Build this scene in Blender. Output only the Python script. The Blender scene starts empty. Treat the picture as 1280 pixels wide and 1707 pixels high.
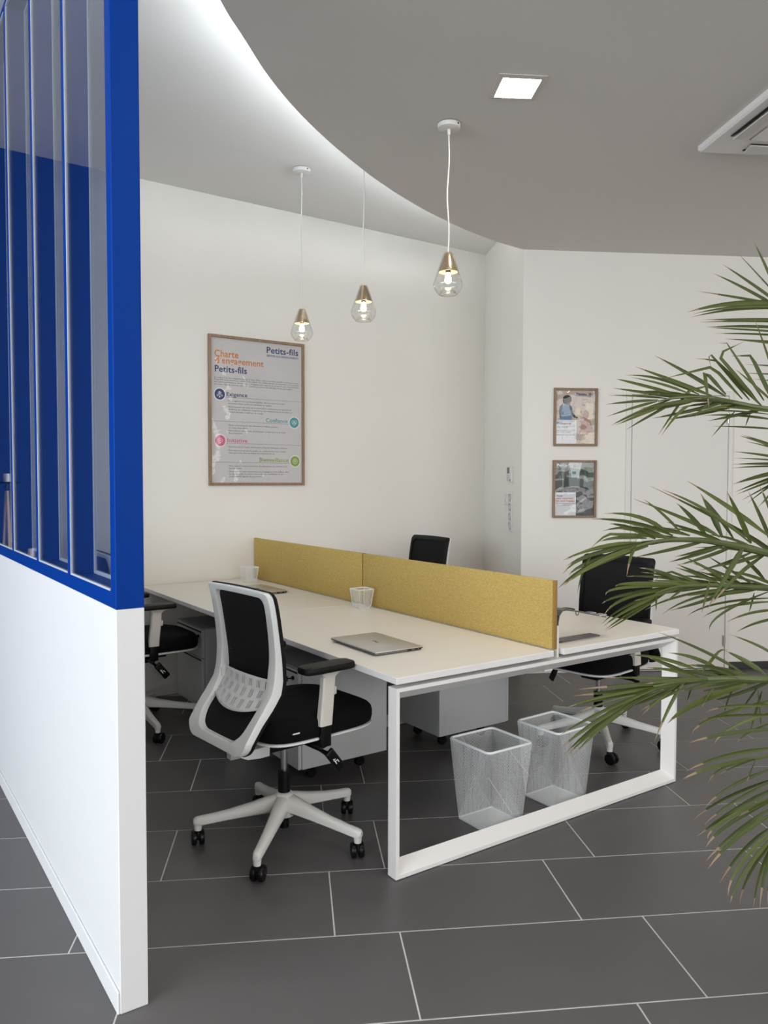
import bpy, bmesh, math, random
from mathutils import Vector, Matrix
random.seed(7)
SC = bpy.context.scene
COL = SC.collection
PI = math.pi

# ---------------------------------------------------------------- camera
cam = bpy.data.cameras.new('camera')
cam.sensor_fit = 'VERTICAL'; cam.sensor_height = 36.0; cam.lens = 27.4376
cam_o = bpy.data.objects.new('camera', cam); COL.objects.link(cam_o)
yaw, pitch, roll = math.radians(34.66354), math.radians(-2.31051), math.radians(-0.124947)
cf = Vector((math.sin(yaw)*math.cos(pitch), math.cos(yaw)*math.cos(pitch), math.sin(pitch)))
cr = Vector((math.cos(yaw), -math.sin(yaw), 0)); cd = -cr.cross(cf)
cr2 = math.cos(roll)*cr + math.sin(roll)*cd; cd2 = -math.sin(roll)*cr + math.cos(roll)*cd
M = Matrix((cr2, -cd2, -cf)).transposed().to_4x4(); M.translation = Vector((0, 0, 1.444))
cam_o.matrix_world = M
cam.clip_start = 0.05
SC.camera = cam_o

# ---------------------------------------------------------------- world, daylight, exposure
world = bpy.data.worlds.new('sky'); SC.world = world; world.use_nodes = True
bg = world.node_tree.nodes['Background']; bg.inputs[0].default_value = (0.75, 0.86, 1.0, 1); bg.inputs[1].default_value = 1.0
SC.view_settings.view_transform = 'Standard'; SC.view_settings.look = 'None'
SC.view_settings.exposure = 0.17; SC.view_settings.gamma = 1.0; SC.view_settings.use_curve_mapping = False
SC.cycles.use_denoising = True
SC.cycles.max_bounces = 10; SC.cycles.transparent_max_bounces = 24; SC.cycles.diffuse_bounces = 5
SC.cycles.sample_clamp_indirect = 6.0
SC.cycles.caustics_reflective = False; SC.cycles.caustics_refractive = False

def area_light(name, loc, direction, sx, sy, power, color):
    l = bpy.data.lights.new(name, 'AREA'); l.shape = 'RECTANGLE'; l.size = sx; l.size_y = sy; l.energy = power; l.color = color
    o = bpy.data.objects.new(name, l); COL.objects.link(o); o.location = loc
    o.rotation_euler = Vector(direction).to_track_quat('-Z', 'Y').to_euler()
    return o
# daylight through the shop windows: left front and behind the photographer
area_light('daylight_left', (-4.55, 0.9, 2.10), (1, 0.05, -0.38), 5.6, 2.0, 400, (0.88, 0.94, 1.0))
area_light('daylight_back', (1.6, -5.45, 2.20), (0.0, 1, -0.42), 8.6, 1.9, 215, (1.0, 0.96, 0.91))

# ---------------------------------------------------------------- materials
def mat(name, color, rough=0.5, metal=0.0, noise=0.0, nscale=40.0, bump=0.0, bscale=200.0, coat=0.0, spec=0.5, coord='Object', sheen=0.0):
    m = bpy.data.materials.new(name); m.use_nodes = True
    nt = m.node_tree; b = nt.nodes['Principled BSDF']
    b.inputs['Base Color'].default_value = (*color, 1); b.inputs['Roughness'].default_value = rough
    b.inputs['Metallic'].default_value = metal; b.inputs['Coat Weight'].default_value = coat
    b.inputs['Specular IOR Level'].default_value = spec
    if sheen: b.inputs['Sheen Weight'].default_value = sheen
    tc = nt.nodes.new('ShaderNodeTexCoord')
    if noise > 0:
        n = nt.nodes.new('ShaderNodeTexNoise'); n.inputs['Scale'].default_value = nscale; n.inputs['Detail'].default_value = 5
        nt.links.new(tc.outputs[coord], n.inputs['Vector'])
        mx = nt.nodes.new('ShaderNodeMix'); mx.data_type = 'RGBA'
        mx.inputs['A'].default_value = (*[c*(1-noise) for c in color], 1); mx.inputs['B'].default_value = (*[min(1, c*(1+noise)) for c in color], 1)
        nt.links.new(n.outputs['Fac'], mx.inputs['Factor']); nt.links.new(mx.outputs['Result'], b.inputs['Base Color'])
    if bump > 0:
        n = nt.nodes.new('ShaderNodeTexNoise'); n.inputs['Scale'].default_value = bscale; n.inputs['Detail'].default_value = 3
        nt.links.new(tc.outputs[coord], n.inputs['Vector'])
        bp = nt.nodes.new('ShaderNodeBump'); bp.inputs['Strength'].default_value = bump; bp.inputs['Distance'].default_value = 0.002
        nt.links.new(n.outputs['Fac'], bp.inputs['Height']); nt.links.new(bp.outputs['Normal'], b.inputs['Normal'])
    return m
def emit(name, color, strength):
    m = bpy.data.materials.new(name); m.use_nodes = True; nt = m.node_tree
    e = nt.nodes.new('ShaderNodeEmission'); e.inputs[0].default_value = (*color, 1); e.inputs[1].default_value = strength
    nt.links.new(e.outputs[0], nt.nodes['Material Output'].inputs['Surface']); return m
def thin_glass(name, ior=1.52, tint=(1, 1, 1), rough=0.0, wave=0.0):
    """clear sheet: Fresnel mix of straight transmission and mirror reflection on both faces"""
    m = bpy.data.materials.new(name); m.use_nodes = True; nt = m.node_tree
    nt.nodes.remove(nt.nodes['Principled BSDF'])
    t = nt.nodes.new('ShaderNodeBsdfTransparent'); t.inputs[0].default_value = (*tint, 1)
    g = nt.nodes.new('ShaderNodeBsdfGlossy'); g.inputs['Roughness'].default_value = rough
    geo = nt.nodes.new('ShaderNodeNewGeometry'); f = nt.nodes.new('ShaderNodeFresnel')
    mr = nt.nodes.new('ShaderNodeMapRange')          # the Fresnel node inverts the IOR on back faces: undo that
    mr.inputs['To Min'].default_value = ior; mr.inputs['To Max'].default_value = 1.0/ior
    nt.links.new(geo.outputs['Backfacing'], mr.inputs['Value']); nt.links.new(mr.outputs['Result'], f.inputs['IOR'])
    mx = nt.nodes.new('ShaderNodeMixShader')
    nt.links.new(f.outputs[0], mx.inputs[0]); nt.links.new(t.outputs[0], mx.inputs[1]); nt.links.new(g.outputs[0], mx.inputs[2])
    nt.links.new(mx.outputs[0], nt.nodes['Material Output'].inputs['Surface'])
    if wave > 0:
        tc = nt.nodes.new('ShaderNodeTexCoord'); n = nt.nodes.new('ShaderNodeTexNoise'); n.inputs['Scale'].default_value = 7.0; n.inputs['Detail'].default_value = 1.5
        nt.links.new(tc.outputs['Object'], n.inputs['Vector'])
        bp = nt.nodes.new('ShaderNodeBump'); bp.inputs['Strength'].default_value = wave; bp.inputs['Distance'].default_value = 0.05
        nt.links.new(n.outputs['Fac'], bp.inputs['Height']); nt.links.new(bp.outputs['Normal'], g.inputs['Normal'])
    return m
def fabric(name, c1, c2, scale, rough=0.95, bump=0.4):
    m = mat(name, c1, rough, spec=0.2); nt = m.node_tree; b = nt.nodes['Principled BSDF']
    tc = nt.nodes.new('ShaderNodeTexCoord'); mp = nt.nodes.new('ShaderNodeMapping'); mp.inputs['Scale'].default_value = (scale, scale*.7, scale*2.2)
    nt.links.new(tc.outputs['Object'], mp.inputs['Vector'])
    n = nt.nodes.new('ShaderNodeTexNoise'); n.inputs['Scale'].default_value = 1.0; n.inputs['Detail'].default_value = 6; n.inputs['Roughness'].default_value = 0.7
    nt.links.new(mp.outputs[0], n.inputs['Vector'])
    r = nt.nodes.new('ShaderNodeValToRGB'); r.color_ramp.elements[0].position = 0.35; r.color_ramp.elements[1].position = 0.65
    r.color_ramp.elements[0].color = (*c1, 1); r.color_ramp.elements[1].color = (*c2, 1)
    nt.links.new(n.outputs['Fac'], r.inputs[0]); nt.links.new(r.outputs[0], b.inputs['Base Color'])
    bp = nt.nodes.new('ShaderNodeBump'); bp.inputs['Strength'].default_value = bump; bp.inputs['Distance'].default_value = 0.001
    nt.links.new(n.outputs['Fac'], bp.inputs['Height']); nt.links.new(bp.outputs['Normal'], b.inputs['Normal'])
    return m
def wood(name, c1, c2, scale=14, rough=0.5):
    m = mat(name, c1, rough); nt = m.node_tree; b = nt.nodes['Principled BSDF']
    tc = nt.nodes.new('ShaderNodeTexCoord'); mp = nt.nodes.new('ShaderNodeMapping'); mp.inputs['Scale'].default_value = (scale*5, scale*5, scale*0.6)
    nt.links.new(tc.outputs['Object'], mp.inputs['Vector'])
    n = nt.nodes.new('ShaderNodeTexNoise'); n.inputs['Scale'].default_value = 1.0; n.inputs['Detail'].default_value = 4
    nt.links.new(mp.outputs[0], n.inputs['Vector'])
    r = nt.nodes.new('ShaderNodeValToRGB'); r.color_ramp.elements[0].position = 0.3; r.color_ramp.elements[1].position = 0.7
    r.color_ramp.elements[0].color = (*c1, 1); r.color_ramp.elements[1].color = (*c2, 1)
    nt.links.new(n.outputs['Fac'], r.inputs[0]); nt.links.new(r.outputs[0], b.inputs['Base Color']); return m

MT = {
 'wall': mat('warm_white_paint', (0.82, 0.785, 0.73), 0.75, noise=0.012, nscale=3, bump=0.15, bscale=260),
 'wall_white': mat('white_partition_paint', (0.675, 0.675, 0.665), 0.6, bump=0.12, bscale=260),
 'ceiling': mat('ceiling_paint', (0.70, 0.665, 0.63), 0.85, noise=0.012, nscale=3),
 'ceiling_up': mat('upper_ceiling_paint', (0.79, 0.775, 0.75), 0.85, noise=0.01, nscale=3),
 'blue': mat('blue_lacquer', (0.0006, 0.033, 0.225), 0.5, noise=0.02, nscale=10, spec=0.07),
 'blue_wall': mat('blue_wall_paint', (0.002, 0.028, 0.15), 0.65, spec=0.2, noise=0.03, nscale=5),
 'gasket': mat('pale_gasket', (0.50, 0.53, 0.58), 0.4),
 'tile': None,
 'grout': mat('grey_grout', (0.56, 0.545, 0.52), 0.9, noise=0.1, nscale=60),
 'white_metal': mat('white_powder_coat', (0.80, 0.78, 0.76), 0.4, bump=0.05, bscale=900),
 'desk': mat('white_melamine', (0.84, 0.80, 0.715), 0.38, noise=0.01, nscale=30, bump=0.06, bscale=1200),
 'edge': mat('white_edge_band', (0.80, 0.79, 0.775), 0.4),
 'cabinet': mat('light_grey_cabinet', (0.54, 0.55, 0.55), 0.45),
 'dark_top': mat('grey_cabinet_top', (0.30, 0.31, 0.32), 0.5),
 'felt': fabric('mustard_felt', (0.42, 0.29, 0.080), (0.60, 0.43, 0.15), 150),
 'felt_edge': fabric('mustard_trim', (0.30, 0.17, 0.045), (0.38, 0.23, 0.07), 130),
 'plastic_white': mat('light_grey_plastic', (0.80, 0.81, 0.80), 0.38, bump=0.05, bscale=700),
 'plastic_base': mat('warm_grey_plastic', (0.70, 0.695, 0.665), 0.42, bump=0.05, bscale=700),
 'plastic_cream': mat('cream_plastic', (0.70, 0.665, 0.60), 0.42),
 'black': mat('black_plastic', (0.005, 0.005, 0.0055), 0.27, spec=0.25),
 'black_soft': mat('black_soft_pad', (0.006, 0.006, 0.0065), 0.5, spec=0.2),
 'seat_black': fabric('black_seat_cloth', (0.0015, 0.0015, 0.002), (0.004, 0.004, 0.0045), 700, 0.95, 0.3),
 'mesh_black': fabric('black_back_mesh', (0.005, 0.005, 0.0055), (0.014, 0.014, 0.015), 420, 0.8, 0.3),
 'chrome': mat('steel_gas_lift', (0.42, 0.42, 0.43), 0.22, metal=1.0),
 'alu': mat('brushed_aluminium', (0.60, 0.585, 0.56), 0.36, metal=0.85, noise=0.05, nscale=200),
 'alu_edge': mat('polished_aluminium_edge', (0.72, 0.72, 0.73), 0.22, metal=1.0),
 'alu_dark': mat('grey_aluminium', (0.15, 0.145, 0.14), 0.38, metal=0.45),
 'wire': mat('white_wire_mesh', (0.82, 0.84, 0.84), 0.5),
 'wire_base': mat('white_sheet_base', (0.70, 0.715, 0.70), 0.5),
 'oak': wood('oak_frame', (0.20, 0.125, 0.075), (0.30, 0.195, 0.12)),
 'pale_wood': wood('pale_wood', (0.50, 0.37, 0.22), (0.62, 0.48, 0.31)),
 'paper': mat('poster_paper', (0.60, 0.57, 0.57), 0.6),
 'navy': mat('navy_ink', (0.015, 0.035, 0.13), 0.6),
 'ink': mat('dark_ink', (0.05, 0.05, 0.075), 0.6),
 'orange': mat('orange_ink', (0.62, 0.21, 0.055), 0.6),
 'teal': mat('teal_ink', (0.07, 0.30, 0.32), 0.6),
 'pink': mat('pink_ink', (0.62, 0.10, 0.19), 0.6),
 'green_ink': mat('green_ink', (0.24, 0.35, 0.03), 0.6),
 'white_ink': mat('white_ink', (0.75, 0.75, 0.76), 0.6),
 'glazing': thin_glass('poster_glazing', 1.5, rough=0.012, wave=0.30),
 'pane': thin_glass('partition_glass', 1.52, (0.97, 0.985, 0.99)),
 'shade_glass': thin_glass('clear_shade_glass', 1.6, (0.985, 0.985, 0.98), rough=0.01),
 'cone': mat('champagne_metal', (0.56, 0.42, 0.29), 0.26, metal=0.8),
 'cone_in': mat('cone_lining', (0.85, 0.76, 0.55), 0.5),
 'cord': mat('white_cord', (0.74, 0.72, 0.69), 0.6),
 'bulb': emit('bulb_glow', (1.0, 0.80, 0.50), 22.0),
 'led': emit('cove_strip_glow', (0.88, 0.95, 1.0), 70.0),
 'panel': emit('downlight_panel_glow', (1.0, 0.93, 0.85), 105.0),
 'trim_glass': mat('frosted_trim', (0.52, 0.47, 0.44), 0.35),
 'ac': mat('air_unit_white', (0.74, 0.71, 0.69), 0.45),
 'ac_in': mat('air_unit_louver', (0.56, 0.54, 0.51), 0.5),
 'dark': mat('dark_slot', (0.012, 0.012, 0.012), 0.7),
 'lcd': mat('grey_display', (0.10, 0.115, 0.10), 0.25),
 'door': mat('door_paint', (0.77, 0.735, 0.69), 0.55),
 'door_gap': mat('door_gap_shade', (0.16, 0.155, 0.15), 0.8),  # shade of the door gap put into the colour
 'plinth': mat('dark_plinth', (0.03, 0.03, 0.032), 0.5),
 'steel': mat('satin_steel', (0.55, 0.55, 0.54), 0.3, metal=1.0),
 'leaf': None, 'leaf_tip': mat('dry_leaf_tip', (0.21, 0.14, 0.085), 0.75, noise=0.25, nscale=60),
 'rachis': mat('green_stalk', (0.070, 0.090, 0.026), 0.5, noise=0.3, nscale=25),
 'trunk': mat('fibrous_trunk', (0.12, 0.08, 0.045), 0.9, noise=0.5, nscale=30, bump=0.8, bscale=60),
 'pot': mat('grey_planter', (0.25, 0.25, 0.25), 0.6, noise=0.05, nscale=20),
 'soil': mat('potting_soil', (0.03, 0.02, 0.015), 1.0, noise=0.4, nscale=60),
 'wax': mat('white_wax', (0.78, 0.77, 0.74), 0.5),
 'win_frame': mat('window_frame_paint', (0.62, 0.62, 0.62), 0.4),
}
def leaf_mat():
    m = mat('palm_leaf', (0.06, 0.11, 0.02), 0.5, spec=0.28); nt = m.node_tree; b = nt.nodes['Principled BSDF']
    oi = nt.nodes.new('ShaderNodeObjectInfo'); r = nt.nodes.new('ShaderNodeValToRGB')
    r.color_ramp.elements[0].color = (0.024, 0.038, 0.008, 1); r.color_ramp.elements[1].color = (0.082, 0.097, 0.018, 1)
    tc = nt.nodes.new('ShaderNodeTexCoord'); n = nt.nodes.new('ShaderNodeTexNoise'); n.inputs['Scale'].default_value = 14
    nt.links.new(tc.outputs['Object'], n.inputs['Vector'])
    a = nt.nodes.new('ShaderNodeMath'); a.operation = 'MULTIPLY_ADD'; a.inputs[1].default_value = 0.5
    nt.links.new(n.outputs['Fac'], a.inputs[0]); h = nt.nodes.new('ShaderNodeMath'); h.operation = 'MULTIPLY'; h.inputs[1].default_value = 0.5
    nt.links.new(oi.outputs['Random'], h.inputs[0]); nt.links.new(h.outputs[0], a.inputs[2]); nt.links.new(a.outputs[0], r.inputs[0])
    nt.links.new(r.outputs[0], b.inputs['Base Color'])
    b.inputs['Transmission Weight'].default_value = 0.0
    return m
MT['leaf'] = leaf_mat()
def tile_mat():
    m = mat('anthracite_tile', (0.075, 0.072, 0.073), 0.40, spec=0.5); nt = m.node_tree; b = nt.nodes['Principled BSDF']
    oi = nt.nodes.new('ShaderNodeObjectInfo'); tc = nt.nodes.new('ShaderNodeTexCoord')
    n = nt.nodes.new('ShaderNodeTexNoise'); n.inputs['Scale'].default_value = 5; n.inputs['Detail'].default_value = 7
    nt.links.new(tc.outputs['Object'], n.inputs['Vector'])
    a = nt.nodes.new('ShaderNodeMath'); a.operation = 'MULTIPLY_ADD'; a.inputs[1].default_value = 0.6
    h = nt.nodes.new('ShaderNodeMath'); h.operation = 'MULTIPLY'; h.inputs[1].default_value = 0.4
    nt.links.new(oi.outputs['Random'], h.inputs[0]); nt.links.new(n.outputs['Fac'], a.inputs[0]); nt.links.new(h.outputs[0], a.inputs[2])
    r = nt.nodes.new('ShaderNodeValToRGB'); r.color_ramp.elements[0].color = (0.080, 0.075, 0.075, 1); r.color_ramp.elements[1].color = (0.104, 0.098, 0.097, 1)
    nt.links.new(a.outputs[0], r.inputs[0]); nt.links.new(r.outputs[0], b.inputs['Base Color'])
    n2 = nt.nodes.new('ShaderNodeTexNoise'); n2.inputs['Scale'].default_value = 120; nt.links.new(tc.outputs['Object'], n2.inputs['Vector'])
    bp = nt.nodes.new('ShaderNodeBump'); bp.inputs['Strength'].default_value = 0.15; bp.inputs['Distance'].default_value = 0.001
    nt.links.new(n2.outputs['Fac'], bp.inputs['Height']); nt.links.new(bp.outputs['Normal'], b.inputs['Normal'])
    return m
MT['tile'] = tile_mat()

# ---------------------------------------------------------------- mesh helpers
def V(*a): return Vector(a)
def new(): return bmesh.new()
def obj(name, bm, m, parent=None, smooth=False, loc=None, rot=None, angle=40):
    me = bpy.data.meshes.new(name)
    bmesh.ops.recalc_face_normals(bm, faces=bm.faces[:]) if len(bm.faces) < 30000 else None
    bm.to_mesh(me); bm.free()
    for mm in (m if isinstance(m, (list, tuple)) else [m]): me.materials.append(MT[mm] if isinstance(mm, str) else mm)
    if smooth:
        me.polygons.foreach_set('use_smooth', [True]*len(me.polygons)); me.set_sharp_from_angle(angle=math.radians(angle))
    o = bpy.data.objects.new(name, me); COL.objects.link(o)
    if parent is not None: o.parent = parent
    if loc is not None: o.location = loc
    if rot is not None: o.rotation_euler = rot
    return o
def thing(name, label, cat, loc=(0, 0, 0), rz=0.0, group=None):
    o = bpy.data.objects.new(name, None); COL.objects.link(o); o.empty_display_size = 0.1
    o.location = loc; o.rotation_euler = (0, 0, rz); o['label'] = label; o['category'] = cat
    if group: o['group'] = group
    return o
def struct(o, label=None, cat=None):
    o['kind'] = 'structure'
    if label: o['label'] = label
    if cat: o['category'] = cat
    return o
def dup(root, loc, rz, label):
    def cp(o, parent):
        c = o.copy(); COL.objects.link(c)
        if parent is not None: c.parent = parent
        for ch in list(o.children): cp(ch, c)
        return c
    r = cp(root, None); r.location = loc; r.rotation_euler = (0, 0, rz); r['label'] = label
    return r
def box(bm, lo, hi, r=0.0, seg=2, mtx=None, mi=0):
    c = [(a+b)/2 for a, b in zip(lo, hi)]; s = [abs(b-a) for a, b in zip(lo, hi)]
    res = bmesh.ops.create_cube(bm, size=1.0, matrix=Matrix.Translation(c) @ Matrix.Diagonal((*s, 1)))
    vs = res['verts']
    if r > 0:
        es = list({e for v in vs for e in v.link_edges})
        rr = bmesh.ops.bevel(bm, geom=es, offset=min(r, min(s)*0.49), segments=seg, profile=0.5, affect='EDGES')
        vs = list({v for f in rr['faces'] for v in f.verts} | {v for v in vs if v.is_valid})
        # whole island
        seen = set(vs); st = list(vs)
        while st:
            v = st.pop()
            for e in v.link_edges:
                w = e.other_vert(v)
                if w not in seen: seen.add(w); st.append(w)
        vs = list(seen)
    if mi:
        for f in {f for v in vs for f in v.link_faces}: f.material_index = mi
    if mtx is not None: bmesh.ops.transform(bm, matrix=mtx, verts=vs)
    return vs
def loft(bm, rings, closed=True, cap=True, loop=False):
    vr = [[bm.verts.new(p) for p in r] for r in rings]; n = len(rings[0]); k = len(vr)
    for i in range(k if loop else k-1):
        a, b = vr[i], vr[(i+1) % k]
        for j in range(n if closed else n-1):
            try: bm.faces.new((a[j], a[(j+1) % n], b[(j+1) % n], b[j]))
            except ValueError: pass
    if cap and not loop and closed:
        for r in (vr[0], vr[-1]):
            try: bm.faces.new(r)
            except ValueError: pass
    return vr
def tube(bm, pts, rad, n=10, cap=True):
    pts = [Vector(p) for p in pts]; rings = []
    up = None
    for i, p in enumerate(pts):
        t = (pts[min(i+1, len(pts)-1)] - pts[max(i-1, 0)]).normalized()
        if up is None: up = t.orthogonal().normalized()
        up = (up - t*up.dot(t)).normalized(); s = t.cross(up)
        r = rad[i] if isinstance(rad, (list, tuple)) else rad
        rings.append([p + up*(r*math.cos(2*PI*j/n)) + s*(r*math.sin(2*PI*j/n)) for j in range(n)])
    return loft(bm, rings, cap=cap)
def lathe(bm, prof, n=24, c=(0, 0, 0), cap=False):
    rings = [[Vector((c[0]+r*math.cos(2*PI*j/n), c[1]+r*math.sin(2*PI*j/n), c[2]+z)) for j in range(n)] for r, z in prof]
    return loft(bm, rings, cap=cap)
def cyl(bm, a, b, r, n=16, r2=None):
    return tube(bm, [a, b], [r, r if r2 is None else r2], n)
def prism(bm, pts, z0, z1):
    lo = [bm.verts.new((x, y, z0)) for x, y in pts]; hi = [bm.verts.new((x, y, z1)) for x, y in pts]; n = len(pts)
    bm.faces.new(lo[::-1]); bm.faces.new(hi)
    for i in range(n): bm.faces.new((lo[i], lo[(i+1) % n], hi[(i+1) % n], hi[i]))
def poly(bm, pts):
    return bm.faces.new([bm.verts.new(p) for p in pts])
def wallbox(p, q, z0, z1, t, out):
    """thin wall from p to q (plan points), thickness t towards 'out'"""
    bm = new(); o = Vector(out)*t
    prism(bm, [(p[0], p[1]), (q[0], q[1]), (q[0]+o.x, q[1]+o.y), (p[0]+o.x, p[1]+o.y)], z0, z1); return bm

# ================================================================ SETTING
YW = 5.17                                   # far wall
C1 = (4.138, 4.188)                         # outer corner of the right-hand wall block
C2 = (4.645, YW)
RA = math.radians(-29.0)
U = (math.cos(RA), math.sin(RA)); W1 = (C1[0]+3.5*U[0], C1[1]+3.5*U[1])
PX0, PX1, PYN = 0.584, 0.660, 2.09          # partition: outer and inner face, near end
ZL, ZU = 3.14, 3.41                         # lower and upper ceiling

struct(obj('wall_far', wallbox((PX0, YW), C2, 0, 3.6, 0.12, (0, 1, 0)), 'wall'), 'warm white far wall behind the desks', 'wall')
struct(obj('wall_far_left', wallbox((-4.3, YW), (PX0, YW), 0, 3.6, 0.12, (0, 1, 0)), 'blue_wall'), 'deep blue wall left of the glazed partition', 'wall')
d2 = Vector((C1[0]-C2[0], C1[1]-C2[1], 0)).normalized()
struct(obj('wall_side', wallbox(C2, C1, 0, 3.6, 0.12, (-d2.y, d2.x, 0)), 'wall'), 'narrow white wall return beside the far wall', 'wall')
struct(obj('wall_right', wallbox(C1, W1, 0, 3.6, 0.12, (-U[1], U[0], 0)), 'wall'), 'white right wall with the door and two posters', 'wall')
struct(obj('wall_end', wallbox((W1[0], W1[1]), (W1[0], -5.2), 0, 3.6, 0.12, (1, 0, 0)), 'wall'), 'white end wall outside the picture', 'wall')
bm = new()
for y0, y1, z0, z1 in ((-5.2, -2.0, 0, 3.6), (3.8, YW, 0, 3.6), (-2.0, 3.8, 0, 0.45), (-2.0, 3.8, 3.05, 3.6)):
    box(bm, (-4.48, y0, z0), (-4.3, y1, z1))
struct(obj('wall_left', bm, 'wall'), 'white left wall around the shop window', 'wall')
bm = new()
for x0, x1, z0, z1 in ((-4.3, -2.8, 0, 3.6), (6.0, 7.3, 0, 3.6), (-2.8, 6.0, 0, 0.12), (-2.8, 6.0, 3.05, 3.6)):
    box(bm, (x0, -5.38, z0), (x1, -5.2, z1))
struct(obj('wall_back', bm, 'wall'), 'white shopfront wall behind the photographer', 'wall')
def shop_window(name, a, b, z0, z1, n, axis, lab):
    r = struct(bpy.data.objects.new(name, None), lab, 'window'); COL.objects.link(r)
    for k in range(n+1):
        q = a+(b-a)*k/n; bm = new()
        if axis == 'y': box(bm, (-4.38, q-.035, z0), (-4.30, q+.035, z1), .004)
        else: box(bm, (q-.035, -5.28, z0), (q+.035, -5.20, z1), .004)
        obj('mullion', bm, 'win_frame', r)
    for z in (z0+.035, 2.25, z1-.035):
        bm = new()
        if axis == 'y': box(bm, (-4.375, a, z-.035), (-4.305, b, z+.035), .004)
        else: box(bm, (a, -5.275, z-.035), (b, -5.205, z+.035), .004)
        obj('rail', bm, 'win_frame', r)
shop_window('window_2', -2.0, 3.8, 0.45, 3.05, 4, 'y', 'wide shop window in the left wall')
shop_window('window_3', -2.8, 6.0, 0.12, 3.05, 6, 'x', 'wide shop window behind the photographer')

# upper ceiling, lower ceiling slab with its curved edge
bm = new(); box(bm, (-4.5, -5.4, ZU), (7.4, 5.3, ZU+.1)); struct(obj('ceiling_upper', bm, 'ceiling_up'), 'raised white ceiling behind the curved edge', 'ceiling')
KEY = [(.35, -5.2), (.35, -2.0), (.36, .2), (.40, .9), (.49, 1.4), (.60, 1.75), (.73, 2.05), (.92, 2.39), (1.13, 2.659), (1.324, 2.856), (1.503, 3.033), (1.741, 3.230), (2.038, 3.436),
       (2.397, 3.650), (2.684, 3.796), (3.00, 3.930), (3.297, 4.034), (3.558, 4.108), (3.881, 4.170), (4.128, 4.190)]
CURVE = []
for i in range(len(KEY)-1):
    p0, p1, p2, p3 = KEY[max(i-1, 0)], KEY[i], KEY[i+1], KEY[min(i+2, len(KEY)-1)]
    for s in range(5):
        t = s/5
        CURVE.append(tuple(.5*(2*p1[k]+(p2[k]-p0[k])*t+(2*p0[k]-5*p1[k]+4*p2[k]-p3[k])*t*t+(3*p1[k]-p0[k]-3*p2[k]+p3[k])*t**3) for k in (0, 1)))
CURVE.append(KEY[-1])
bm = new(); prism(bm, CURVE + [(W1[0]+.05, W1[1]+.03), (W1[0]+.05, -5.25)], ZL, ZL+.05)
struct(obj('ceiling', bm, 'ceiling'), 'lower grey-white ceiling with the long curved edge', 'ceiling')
bm = new(); rings = []
for i, p in enumerate(CURVE[5:-2]):
    i += 5
    a, b = CURVE[i-1], CURVE[i+1]; t = Vector((b[0]-a[0], b[1]-a[1], 0)).normalized(); n = Vector((t.y, -t.x, 0))
    q = Vector((p[0], p[1], 0))
    rings.append([q+n*.035+V(0, 0, ZL+.0505), q+n*.055+V(0, 0, ZL+.0505), q+n*.055+V(0, 0, ZL+.060), q+n*.035+V(0, 0, ZL+.060)])
loft(bm, rings)
o = obj('cove_light_strip', bm, 'led'); o['label'] = 'hidden cool white light strip along the curved ceiling edge'; o['category'] = 'light'

# floor: grout bed with one object per tile
bm = new(); box(bm, (-4.45, -5.35, -.05), (7.4, 5.3, -.0014)); floor = struct(obj('floor', bm, 'grout'), 'anthracite tiled floor with pale grout lines', 'floor')
TA = math.radians(-28.0); tu = Vector((math.cos(TA), math.sin(TA), 0)); tv = Vector((-math.sin(TA), math.cos(TA), 0))
PU, PV, GR = 0.8135, 0.4115, 0.0052
bm = new(); box(bm, (-PU/2+GR/2, -PV/2+GR/2, -.012), (PU/2-GR/2, PV/2-GR/2, 0), .0012, 1)
tm = bpy.data.meshes.new('tile'); bm.to_mesh(tm); bm.free(); tm.materials.append(MT['tile'])
def in_room(x, y):
    if not (-4.4 < x < 7.3 and -5.1 < y < 5.25): return False
    s = Vector((x-C1[0], y-C1[1], 0))
    beyond_right = s.x*(-U[1]) + s.y*U[0] > 0.22           # behind the right wall
    beyond_side = (x-C2[0])*(-d2.y) + (y-C2[1])*d2.x > 0.22  # behind the side wall
    return not (beyond_right and beyond_side)
cand = []
for j in range(-28, 20):
    v = 2.421+PV*j+PV/2; off = 0.129 if j % 2 == 0 else 0.3365
    for i in range(-12, 16):
        u = off+PU*i+PU/2; p = tu*u+tv*v
        if in_room(p.x, p.y): cand.append((p.x, p.y))
cand.sort(key=lambda q: (q[0]-1.8)**2+(q[1]-2.6)**2)
for x, y in cand[:296]:
    o = bpy.data.objects.new('tile', tm); COL.objects.link(o); o.parent = floor; o.location = (x, y, 0); o.rotation_euler = (0, 0, TA)
rest = cand[296:]
if rest:
    bm = new()
    for x, y in rest: box(bm, (-PU/2+GR/2, -PV/2+GR/2, -.012), (PU/2-GR/2, PV/2-GR/2, 0), 0, mtx=Matrix.Translation((x, y, 0)) @ Matrix.Rotation(TA, 4, 'Z'))
    obj('outer_tiles', bm, 'tile', floor)['kind'] = 'stuff'

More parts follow.
